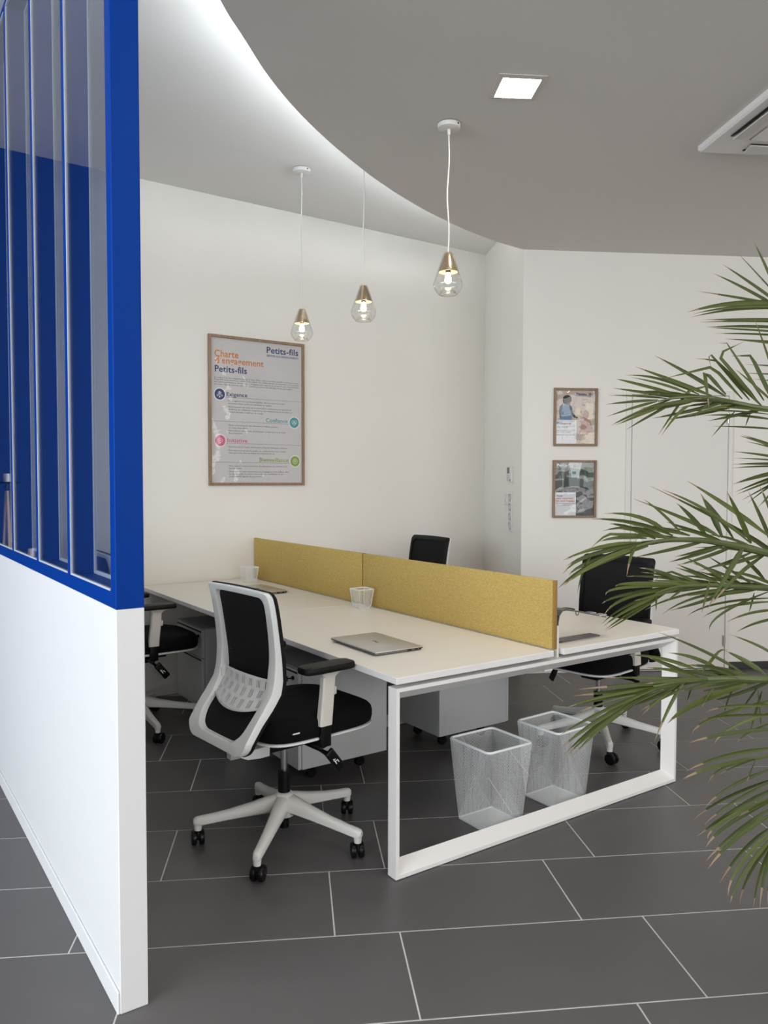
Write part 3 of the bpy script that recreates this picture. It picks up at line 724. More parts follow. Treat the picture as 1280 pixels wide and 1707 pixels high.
# ================================================================ PENDANTS
def pendant(x, y, ztop, label):
    zb = 2.335
    t = thing('pendant_lamp', label, 'pendant lamp', (x, y, zb), 0, 'glass pendant lamps in a row over the bench')
    top = ztop-zb
    bm = new(); lathe(bm, [(0, top-.028), (.045, top-.028), (.054, top-.024), (.055, top-.005), (.052, top-.003), (0, top-.003)], 32); c = obj('canopy', bm, 'cord', t, True)
    bm = new(); lathe(bm, [(0, top-.0035), (.049, top-.0035), (.049, top-.0005), (0, top-.0005)], 32); obj('gap_shade_disc', bm, 'dark', c)  # dark disc, painted shade for the gap between canopy and ceiling
    bm = new(); cyl(bm, (.012, -.0555, top-.014), (.012, -.050, top-.014), .004, 8); obj('screw', bm, 'dark', c)
    bm = new(); lathe(bm, [(0, top-.055), (.007, top-.055), (.008, top-.028), (0, top-.028)], 12); obj('cord_grip', bm, 'cord', c, True)
    L = top-.055-.192; pts = []
    for k in range(25):
        s = k/24; pts.append((.0045*math.sin(s*9+x*7+y*3)*math.sin(PI*s), .0045*math.sin(s*7+1+y)*math.sin(PI*s), .192+L*s))
    bm = new(); tube(bm, pts, .0032, 8); obj('cord', bm, 'cord', t, True)
    bm = new(); lathe(bm, [(.0, .196), (.012, .196), (.019, .188), (.0475, .108), (.0478, .106), (.046, .106), (.017, .186), (.0, .190)], 36); cn = obj('cone', bm, 'cone', t, True)
    bm = new(); lathe(bm, [(.0455, .1065), (.017, .184), (.0, .184)], 36); obj('cone_lining', bm, 'cone_in', cn, True)
    bm = new()
    prof = [(.014, .201), (.0235, .193), (.037, .155), (.050, .116), (.062, .080), (.0705, .055), (.0715, .046), (.069, .034), (.060, .017), (.051, .006), (.045, .0), (.040, .001), (.036, .007), (.033, .014)]
    lathe(bm, prof, 40); sh = obj('glass_shade', bm, 'shade_glass', t, True, angle=80)
    sh.modifiers.new('thickness', 'SOLIDIFY').thickness = .002
    bm = new(); lathe(bm, [(.0425, -.0015), (.0445, 0), (.0425, .0015), (.0405, 0)], 32); obj('glass_rim', bm, 'shade_glass', sh, True)
    bm = new(); lathe(bm, [(0, .053), (.009, .055), (.0145, .062), (.016, .070), (.0145, .080), (.011, .092), (.0085, .104), (0, .104)], 24); obj('bulb', bm, 'bulb', t, True)
    bm = new(); cyl(bm, (0, 0, .104), (0, 0, .150), .013, 16); obj('socket', bm, 'black', t, True)
pendant(2.401, 2.937, ZL, 'clear glass pendant lamp nearest, hung from the lower ceiling')
pendant(2.410, 3.690, ZU, 'clear glass pendant lamp in the middle, cord vanishing at the curved edge')
pendant(2.418, 4.420, ZU, 'clear glass pendant lamp farthest, nearest the charter poster')

# ceiling downlight and air unit
def downlight(x, y, z, label):
    t = thing('ceiling_downlight', label, 'ceiling light', (x, y, z), math.radians(-29.5), 'square recessed ceiling lights')
    bm = new(); a, b_ = .103, .082
    loft(bm, [[V(-a, -a, -.0005), V(a, -a, -.0005), V(a, a, -.0005), V(-a, a, -.0005)], [V(-a, -a, -.004), V(a, -a, -.004), V(a, a, -.004), V(-a, a, -.004)], [V(-b_, -b_, -.009), V(b_, -b_, -.009), V(b_, b_, -.009), V(-b_, b_, -.009)], [V(-b_, -b_, -.001), V(b_, -b_, -.001), V(b_, b_, -.001), V(-b_, b_, -.001)]], cap=False, loop=True)
    obj('trim_frame', bm, 'trim_glass', t)
    bm = new(); box(bm, (-b_+.002, -b_+.002, -.0075), (b_-.002, b_-.002, -.002), .008, 2); obj('diffuser', bm, 'panel', t)
downlight(2.421, 2.498, ZL, 'square glowing recessed ceiling light beside the nearest pendant')
downlight(1.30, 0.85, ZL, 'added unseen square ceiling light above the photographer')  # this and the following downlights are unseen, added for more light from above
downlight(3.00, 0.55, ZL, 'added unseen square ceiling light above the palm')
downlight(1.40, -1.60, ZL, 'added unseen square ceiling light behind the photographer')
downlight(3.60, -1.60, ZL, 'added unseen square ceiling light far behind the palm')
downlight(-1.50, 1.20, ZU, 'added unseen square ceiling light left of the partition')

t = thing('ceiling_air_unit', 'white ceiling air conditioning cassette at the right edge', 'air conditioner', (3.595, 2.408, ZL), TA)
S_ = .95                                             # local x along the tile rows (to the right), local -y towards the camera
bm = new(); z0, z1 = -.033, -.0005
def sq(i, z, r=.0): return [V(i, -S_+i, z), V(S_-i, -S_+i, z), V(S_-i, -i, z), V(i, -i, z)]
loft(bm, [sq(0, z1), sq(0, -.024), sq(.010, z0), sq(.168, z0), sq(.168, -.020), sq(.168, z1)], cap=False, loop=True); obj('panel_frame', bm, 'ac', t)
bm = new(); box(bm, (.169, -S_+.169, -.012), (S_-.169, -.169, -.002)); obj('inner_well', bm, 'dark', t)
bm = new(); box(bm, (.176, -S_+.176, -.040), (S_-.176, -.176, -.012), .004); gr = obj('intake_grille', bm, 'ac', t)
bm = new()
for k in range(14): box(bm, (.30, -S_+.30+k*.0255, -.0405), (S_-.30, -S_+.306+k*.0255, -.038))
obj('slots', bm, 'dark', gr)
for side in range(4):
    mt_ = Matrix.Translation((S_/2, -S_/2, 0)) @ Matrix.Rotation(side*PI/2, 4, 'Z')
    bm = new(); box(bm, (-.27, -S_/2+.055, -.037), (.27, -S_/2+.068, -.029), 0, mtx=mt_); box(bm, (-.27, -S_/2+.125, -.037), (.27, -S_/2+.133, -.029), 0, mtx=mt_); obj('outlet_gap', bm, 'dark', t)
    bm = new(); box(bm, (-.27, -.033, -.006), (.27, .033, .002), .003, mtx=mt_ @ Matrix.Translation((0, -S_/2+.097, -.043)) @ Matrix.Rotation(math.radians(9), 4, 'X')); obj('louver', bm, 'ac_in', t)

# ================================================================ POSTERS AND LETTERING
DG = bpy.context.evaluated_depsgraph_get
def text(bm, body, x, z, size, width=None, bold=0.0, right=False, res=3, y=0.0):
    cu = bpy.data.curves.new('lettering', 'FONT'); cu.body = body; cu.size = size; cu.resolution_u = res; cu.offset = bold*size
    if bold: cu.space_character = 1.04
    o = bpy.data.objects.new('lettering_tmp', cu); COL.objects.link(o)
    bpy.context.view_layer.update()
    me = bpy.data.meshes.new_from_object(o.evaluated_get(DG()))
    bpy.data.objects.remove(o); bpy.data.curves.remove(cu)
    xs = [v.co.x for v in me.vertices]
    w = max(xs)-min(xs) if xs else 1; sx = width/w if width else 1.0; x0 = min(xs)
    for v in me.vertices:
        px = (v.co.x-x0)*sx; v.co = (x+px-(w*sx if right else 0), y, z+v.co.y)
    bm.from_mesh(me); bpy.data.meshes.remove(me)
def disc(bm, x, z, r, y, n=32):
    return poly(bm, [(x+r*math.cos(2*PI*k/n), y, z+r*math.sin(2*PI*k/n)) for k in range(n)])
def ring2(bm, x, z, r, w, y, n=28):
    a = [bm.verts.new((x+r*math.cos(2*PI*k/n), y, z+r*math.sin(2*PI*k/n))) for k in range(n)]
    b = [bm.verts.new((x+(r-w)*math.cos(2*PI*k/n), y, z+(r-w)*math.sin(2*PI*k/n))) for k in range(n)]
    for k in range(n): bm.faces.new((a[k], a[(k+1) % n], b[(k+1) % n], b[k]))
def rect2(bm, x0, z0, x1, z1, y): return poly(bm, [(x0, y, z0), (x1, y, z0), (x1, y, z1), (x0, y, z1)])
def frame_poster(t, w, h, fw, dep):
    for lo, hi in (((0, 0), (fw, h)), ((w-fw, 0), (w, h)), ((fw, 0), (w-fw, fw)), ((fw, h-fw), (w-fw, h))):
        bm = new(); box(bm, (lo[0], -dep, lo[1]), (hi[0], -.001, hi[1]), .0015, 1); obj('frame_bar', bm, 'oak', t)
    bm = new(); poly(bm, [(fw, -dep*.6, fw), (w-fw, -dep*.6, fw), (w-fw, -dep*.6, h-fw), (fw, -dep*.6, h-fw)]); obj('glazing', bm, 'glazing', t)
Yp, Yt, Yt2 = -.008, -.0085, -.0090
k = YW/5.116
t = thing('charter_poster', 'large oak framed charter poster with blue and orange lettering on the far wall', 'poster', (2.066*k, YW, 1.444+(1.4075-1.444)*k))
PW, PH = .743*k, 1.0375*k
frame_poster(t, PW, PH, .019, .022)
bm = new(); box(bm, (.015, Yp, .010), (PW-.015, -.003, PH-.010)); obj('print', bm, 'paper', t)
navy, ink, ora, tea, pin, grn, wht = new(), new(), new(), new(), new(), new(), new()
def T(bm, body, x, z, w=None, s=.05, **kw): text(bm, body, x*k, z*k, s*k, None if w is None else w*k, y=Yt, **kw)
T(navy, 'Petits-fils', .442, .948, .255, .062, bold=.018); T(navy, 'SERVICES AUX GRANDS-PARENTS', .442, .922, .255, .019, bold=.02)
T(ora, 'Charte', .046, .889, .178, .066, bold=.018); T(ora, "d'engagement", .052, .845, .366, .062, bold=.018); T(navy, 'Petits-fils', .048, .785, .240, .062, bold=.018)
body = [("Le respect de nos engagements est la base d'une relation professionnelle et pérenne entre", .742, .655), ("Petits-Fils et les personnes aidées, leurs aidants, les collaborateurs, les franchisés et l'ensemble", .727, .655),
        ("des autres prestataires. Notre charte d'engagement s'appuie sur 4 valeurs que nous mettons", .711, .655), ("en oeuvre dans les missions qui sont les nôtres au service des plus âgés et des plus fragiles.", .695, .606)]
for s_, z, w in body: T(ink, s_, .044, z, w, .0145, res=1, bold=.006)
for s_, x, z, w in (("• Nous agissons avec professionnalisme, dans le respect de notre", .138, .585, .446), ("promesse client et de nos standards de qualité.", .147, .567, .335), ("• Nous sommes aux côtés de nos particuliers employeurs pour garantir et", .138, .544, .498),
                   ("améliorer en continu les compétences des auxiliaires de vie et veiller au", .147, .526, .495), ("respect de leurs conditions de travail.", .147, .508, .265),
                   ("• Nous communiquons des informations fiables, précises", .138, .416, .392), ("et compréhensibles.", .148, .398, .145), ("• Nous luttons contre toute discrimination et favorisons la diversité", .138, .378, .452), ("des personnes.", .148, .361, .105),
                   ("• Nous favorisons l'esprit d'entreprise et la prise d'initiative collective.", .138, .265, .472), ("• Nous faisons progresser la qualité, nos collaborateurs et nos clients", .138, .240, .452), ("ainsi que le bien-être au travail des auxiliaires de vie.", .149, .223, .355),
                   ("• Nous luttons contre toute forme de maltraitance, de violence ou de", .141, .132, .464), ("harcèlement.", .150, .115, .095), ("• Nous agissons avec les personnes accompagnées et les aidants, dans", .141, .093, .476), ("la vie de tous les jours avec respect, solidarité et en", .150, .076, .420), ("préservant la dignité des personnes.", .150, .058, .255)):
    T(ink, s_, x, z, w, .0145, res=1, bold=.008)
T(navy, 'Exigence', .134, .621, .156, .040, bold=.015); T(tea, 'Confiance', .434, .454, .174, .040, bold=.015); T(pin, 'Initiative', .138, .302, .150, .040, bold=.015); T(grn, 'Bienveillance', .383, .170, .232, .040, bold=.015)
for x0, z0, x1 in ((.110, .612, .733), (.022, .445, .632), (.110, .293, .733), (.022, .160, .640)): rect2(ink, x0*k, z0*k, x1*k, (z0+.0016)*k, Yt)
for bm_, x, z in ((navy, .083, .631), (tea, .662, .459), (pin, .085, .311), (grn, .668, .176)):
    disc(wht, x*k, z*k, .045*k, Yt-.0003); disc(bm_, x*k, z*k, .038*k, Yt2)
Y3 = Yt2-.0004
ring2(wht, .083*k, .639*k, .012*k, .003*k, Y3); disc(wht, .083*k, .639*k, .005*k, Y3, 12)
for dx in (-.015, .015): ring2(wht, (.083+dx)*k, .622*k, .007*k, .0025*k, Y3, 14)
rect2(wht, .079*k, .608*k, .087*k, .620*k, Y3)
for dx, dz in ((-.009, .004), (.009, .004), (0, -.007)): ring2(wht, (.662+dx)*k, (.459+dz)*k, .012*k, .003*k, Y3, 16)
ring2(wht, .085*k, .313*k, .016*k, .0028*k, Y3); rect2(wht, .0815*k, .289*k, .0885*k, .297*k, Y3); disc(wht, .085*k, .313*k, .005*k, Y3, 10)
ring2(wht, .668*k, .176*k, .019*k, .0028*k, Y3); ring2(wht, .668*k, .177*k, .008*k, .003*k, Y3)
for n_, bm_, m_ in (('navy_lettering', navy, 'navy'), ('small_lettering', ink, 'ink'), ('orange_lettering', ora, 'orange'), ('teal_lettering', tea, 'teal'), ('pink_lettering', pin, 'pink'), ('green_lettering', grn, 'green_ink'), ('white_icons', wht, 'white_ink')):
    obj(n_, bm_, m_, t)

def flat(name, color): return mat(name, color, 0.65)
def ell(bm, x, z, rx, rz, y, n=24, rot=0.0):
    c, s = math.cos(rot), math.sin(rot)
    return poly(bm, [(x+rx*math.cos(a)*c-rz*math.sin(a)*s, y, z+rx*math.cos(a)*s+rz*math.sin(a)*c) for a in [2*PI*q/n for q in range(n)]])
def shape(t, name, m, fn, y):
    bm = new(); fn(bm, y); return obj(name, bm, m, t)
PRT = {n_: flat('print_'+n_, c) for n_, c in dict(beige=(.50, .41, .345), hair=(.010, .008, .008), skin=(.18, .075, .045), shirt=(.13, .21, .33), sleeve=(.014, .030, .07), rose=(.42, .24, .20), cream=(.62, .53, .40), pale=(.68, .665, .67),
     road=(.075, .075, .072), facade=(.20, .225, .215), stone=(.085, .078, .065), leafy=(.055, .085, .045), sign=(.10, .28, .22), coat=(.022, .02, .018), sky=(.55, .58, .58), teal2=(.20, .34, .33), grey=(.26, .265, .28)).items()}
S0 = Vector((C1[0], C1[1], 0))
def small_poster(s, z, label):
    p = on_right(s); t = thing('framed_poster', label, 'poster', (p[0], p[1], z), RA, 'small framed posters on the right wall')
    frame_poster(t, .334, .430, .017, .020); return t
t = small_poster(.236, 1.703, 'upper small oak framed poster showing a person in a blue top')
y1, y2, y3, y4 = -.0060, -.0066, -.0072, -.0078
bm = new(); box(bm, (.012, y1+.0003, .012), (.322, -.002, .418)); obj('print', bm, PRT['beige'], t)
def ph(x, z): return (x*.334, z*.43)
shape(t, 'printed_room', PRT['cream'], lambda b, y: (rect2(b, .16, .20, .205, .285, y), rect2(b, .245, .19, .305, .32, y), poly(b, [(.215, y, .02), (.315, y, .02), (.315, y, .105), (.26, y, .13), (.215, y, .06)])), y2)
def torso(b, y):
    poly(b, [(.045, y, .195), (.05, y, .26), (.065, y, .30), (.095, y, .312), (.125, y, .305), (.135, y, .27), (.14, y, .195)])
shape(t, 'printed_top', PRT['shirt'], torso, y3)
def slv(b, y):
    poly(b, [(.045, y, .295), (.068, y, .312), (.060, y, .25), (.058, y, .215), (.045, y, .21), (.040, y, .25)])
    poly(b, [(.118, y, .31), (.135, y, .295), (.150, y, .245), (.170, y, .218), (.163, y, .208), (.138, y, .228), (.124, y, .27)])
shape(t, 'printed_sleeves', PRT['sleeve'], slv, y4)
shape(t, 'printed_face', PRT['skin'], lambda b, y: (ell(b, .110, .325, .016, .022, y), ell(b, .176, .212, .008, .007, y)), y3-.0003)
shape(t, 'printed_hair', PRT['hair'], lambda b, y: (ell(b, .102, .348, .034, .030, y), ell(b, .088, .335, .020, .025, y)), y4)
shape(t, 'printed_elder', PRT['rose'], lambda b, y: (ell(b, .245, .235, .024, .034, y), poly(b, [(.20, y, .11), (.215, y, .185), (.245, y, .205), (.28, y, .195), (.30, y, .13), (.30, y, .10)])), y3)
shape(t, 'printed_panel', PRT['pale'], lambda b, y: rect2(b, .017, .017, .175, .195, y), y4-.0002)
nv, tl, ik = new(), new(), new(); ty = y4-.0008
text(nv, 'Petits-fils', .170, .376, .028, .128, .018, y=ty); rect2(nv, .170, .368, .297, .3695, ty)
text(nv, 'Présence', .026, .160, .025, .105, .016, y=ty); text(tl, 'de nuit', .026, .135, .025, .082, .016, y=ty)
for s_, z_, w_ in (('Nos auxiliaires de vie sont', .112, .14), ('à vos côtés la nuit', .100, .10), ('Renseignez-vous en agence', .080, .13)): text(ik, s_, .024, z_, .011, w_, .008, res=1, y=ty)
obj('navy_lettering', nv, 'navy', t); obj('teal_lettering', tl, PRT['teal2'], t); obj('small_lettering', ik, 'ink', t)

t = small_poster(.233, 1.169, 'lower small oak framed poster showing a shopping street and white text box')
bm = new(); box(bm, (.012, y1+.0003, .012), (.322, -.002, .418)); obj('print', bm, PRT['facade'], t)
shape(t, 'printed_sky', PRT['sky'], lambda b, y: poly(b, [(.125, y, .413), (.225, y, .413), (.200, y, .300), (.145, y, .300)]), y2)
shape(t, 'printed_buildings', PRT['stone'], lambda b, y: (poly(b, [(.017, y, .20), (.017, y, .413), (.060, y, .413), (.075, y, .24)]), poly(b, [(.085, y, .23), (.090, y, .36), (.120, y, .38), (.130, y, .23)]), poly(b, [(.205, y, .22), (.215, y, .36), (.245, y, .38), (.235, y, .22)])), y3)
shape(t, 'printed_road', PRT['road'], lambda b, y: poly(b, [(.017, y, .017), (.317, y, .017), (.317, y, .205), (.20, y, .230), (.10, y, .225), (.017, y, .205)]), y2-.0002)
shape(t, 'printed_trees', PRT['leafy'], lambda b, y: (ell(b, .252, .345, .030, .035, y), ell(b, .285, .33, .028, .05, y), ell(b, .225, .33, .02, .03, y)), y3-.0003)
shape(t, 'printed_sign', PRT['sign'], lambda b, y: rect2(b, .150, .325, .178, .345, y), y3)
shape(t, 'printed_passers', PRT['coat'], lambda b, y: (ell(b, .105, .30, .010, .012, y), poly(b, [(.085, y, .215), (.092, y, .29), (.117, y, .29), (.124, y, .215)]), ell(b, .232, .21, .05, .012, y), poly(b, [(.20, y, .205), (.215, y, .235), (.27, y, .225), (.29, y, .20)])), y4)
shape(t, 'printed_crossing', PRT['grey'], lambda b, y: (poly(b, [(.185, y, .11), (.255, y, .155), (.265, y, .145), (.19, y, .09)]), poly(b, [(.20, y, .06), (.31, y, .09), (.31, y, .075), (.20, y, .04)])), y4)
shape(t, 'printed_panel', PRT['pale'], lambda b, y: rect2(b, .017, .017, .180, .190, y), y4-.0002)
nv, og, wi, ik = new(), new(), new(), new()
text(wi, 'Petits-fils', .033, .383, .028, .122, .018, y=ty); rect2(wi, .033, .375, .155, .3765, ty)
text(nv, 'Aide', .030, .158, .024, .045, .016, y=ty); text(og, 'aux courses', .030, .139, .022, .128, .016, y=ty); text(og, 'et aux repas', .030, .120, .022, .137, .016, y=ty)
for s_, z_, w_ in (('Nos aides à domicile vous aident', .103, .145), ('pour toutes les tâches du quotidien', .091, .125)): text(ik, s_, .028, z_, .011, w_, .010, res=1, y=ty)
obj('navy_lettering', nv, 'navy', t); obj('orange_lettering', og, 'orange', t); obj('white_lettering', wi, 'white_ink', t); obj('small_lettering', ik, 'navy', t)

# ================================================================ WALL CONTROLS ON THE NARROW RETURN
SA = math.atan2(d2.y, d2.x); LS = math.hypot(C2[0]-C1[0], C2[1]-C1[1])
def on_side(s): return (C1[0]-d2.x*s, C1[1]-d2.y*s)
p = on_side(.275); t = thing('room_controller', 'small white room controller with a grey display on the narrow wall return', 'thermostat', (p[0], p[1], 1.435), SA)
bm = new(); box(bm, (-.060, -.020, 0), (.060, -.0005, .122), .003); obj('housing', bm, 'ac', t)
bm = new(); box(bm, (-.040, -.0212, .066), (.020, -.0198, .112)); obj('display', bm, 'lcd', t)
for i in range(3):
    for j in range(3):
        bm = new(); box(bm, (-.045+.024*i, -.0225, .010+.017*j), (-.027+.024*i, -.0198, .022+.017*j), .001); obj('button', bm, 'ac_in', t)
bm = new(); cyl(bm, (.045, -.0198, .014), (.045, -.024, .014), .006, 12); obj('sensor', bm, 'lcd', t)
p = on_side(.380); t = thing('light_switch', 'single white rocker switch left of the socket strip', 'light switch', (p[0], p[1], 1.257), SA)
bm = new(); box(bm, (-.043, -.010, 0), (.043, -.0005, .086), .003); obj('plate', bm, 'ac', t)
bm = new(); box(bm, (-.024, -.014, .018), (.024, -.009, .068), .003); obj('rocker', bm, 'ac', t)
bm = new(); cyl(bm, (.0, -.0138, .026), (0, -.0150, .026), .004, 10); obj('indicator', bm, 'lcd', t)
p = on_side(.262); t = thing('socket_strip', 'tall white four gang socket strip below the room controller', 'socket', (p[0], p[1], 1.050), SA)
bm = new(); box(bm, (-.042, -.010, 0), (.042, -.0005, .310), .003); obj('plate', bm, 'ac', t)
for q in range(4):
    bm = new(); z = .046+.0725*q
    lathe(bm, [(.020, .0), (.0285, .0), (.030, .004), (.030, .006), (.0265, .006), (.0245, -.004), (0, -.004)], 24)
    bmesh.ops.transform(bm, matrix=Matrix.Translation((0, -.010, z)) @ Matrix.Rotation(PI/2, 4, 'X'), verts=bm.verts[:]); obj('socket', bm, 'ac_in', t, True)

# ================================================================ CANDLE STANDS LEFT OF THE PARTITION (seen mirrored in its panes)
def stand(x, y, h, label, legs):
    t = thing('candle_stand', label, 'candle stand', (x, y, 0), 0.4, 'slender candle stands left of the partition')
    bm = new(); lathe(bm, [(0, h-.010), (.062, h-.008), (.072, h), (0, h)], 28); obj('tray', bm, 'black', t, True)
    bm = new(); lathe(bm, [(0, h+.0005), (.016, h+.0005), (.016, h+.044), (.012, h+.046), (0, h+.046)], 20); obj('candle', bm, 'wax', t, True)
    bm = new(); cyl(bm, (0, 0, h-.05), (0, 0, h-.011), .010, 12); obj('neck', bm, 'black', t, True)
    for q in range(legs):
        a = 2*PI*q/legs; bm = new(); cyl(bm, (.085*math.cos(a), .085*math.sin(a), 0.001), (.004*math.cos(a), .004*math.sin(a), h-.045), .006, 10, .0055); obj('leg', bm, 'pale_wood', t, True)
stand(.420, 4.80, 1.432, 'tall pale wood candle stand mirrored in the leftmost pane', 3)
stand(.300, 4.80, 1.006, 'shorter pale wood candle stand mirrored near the sill', 3)
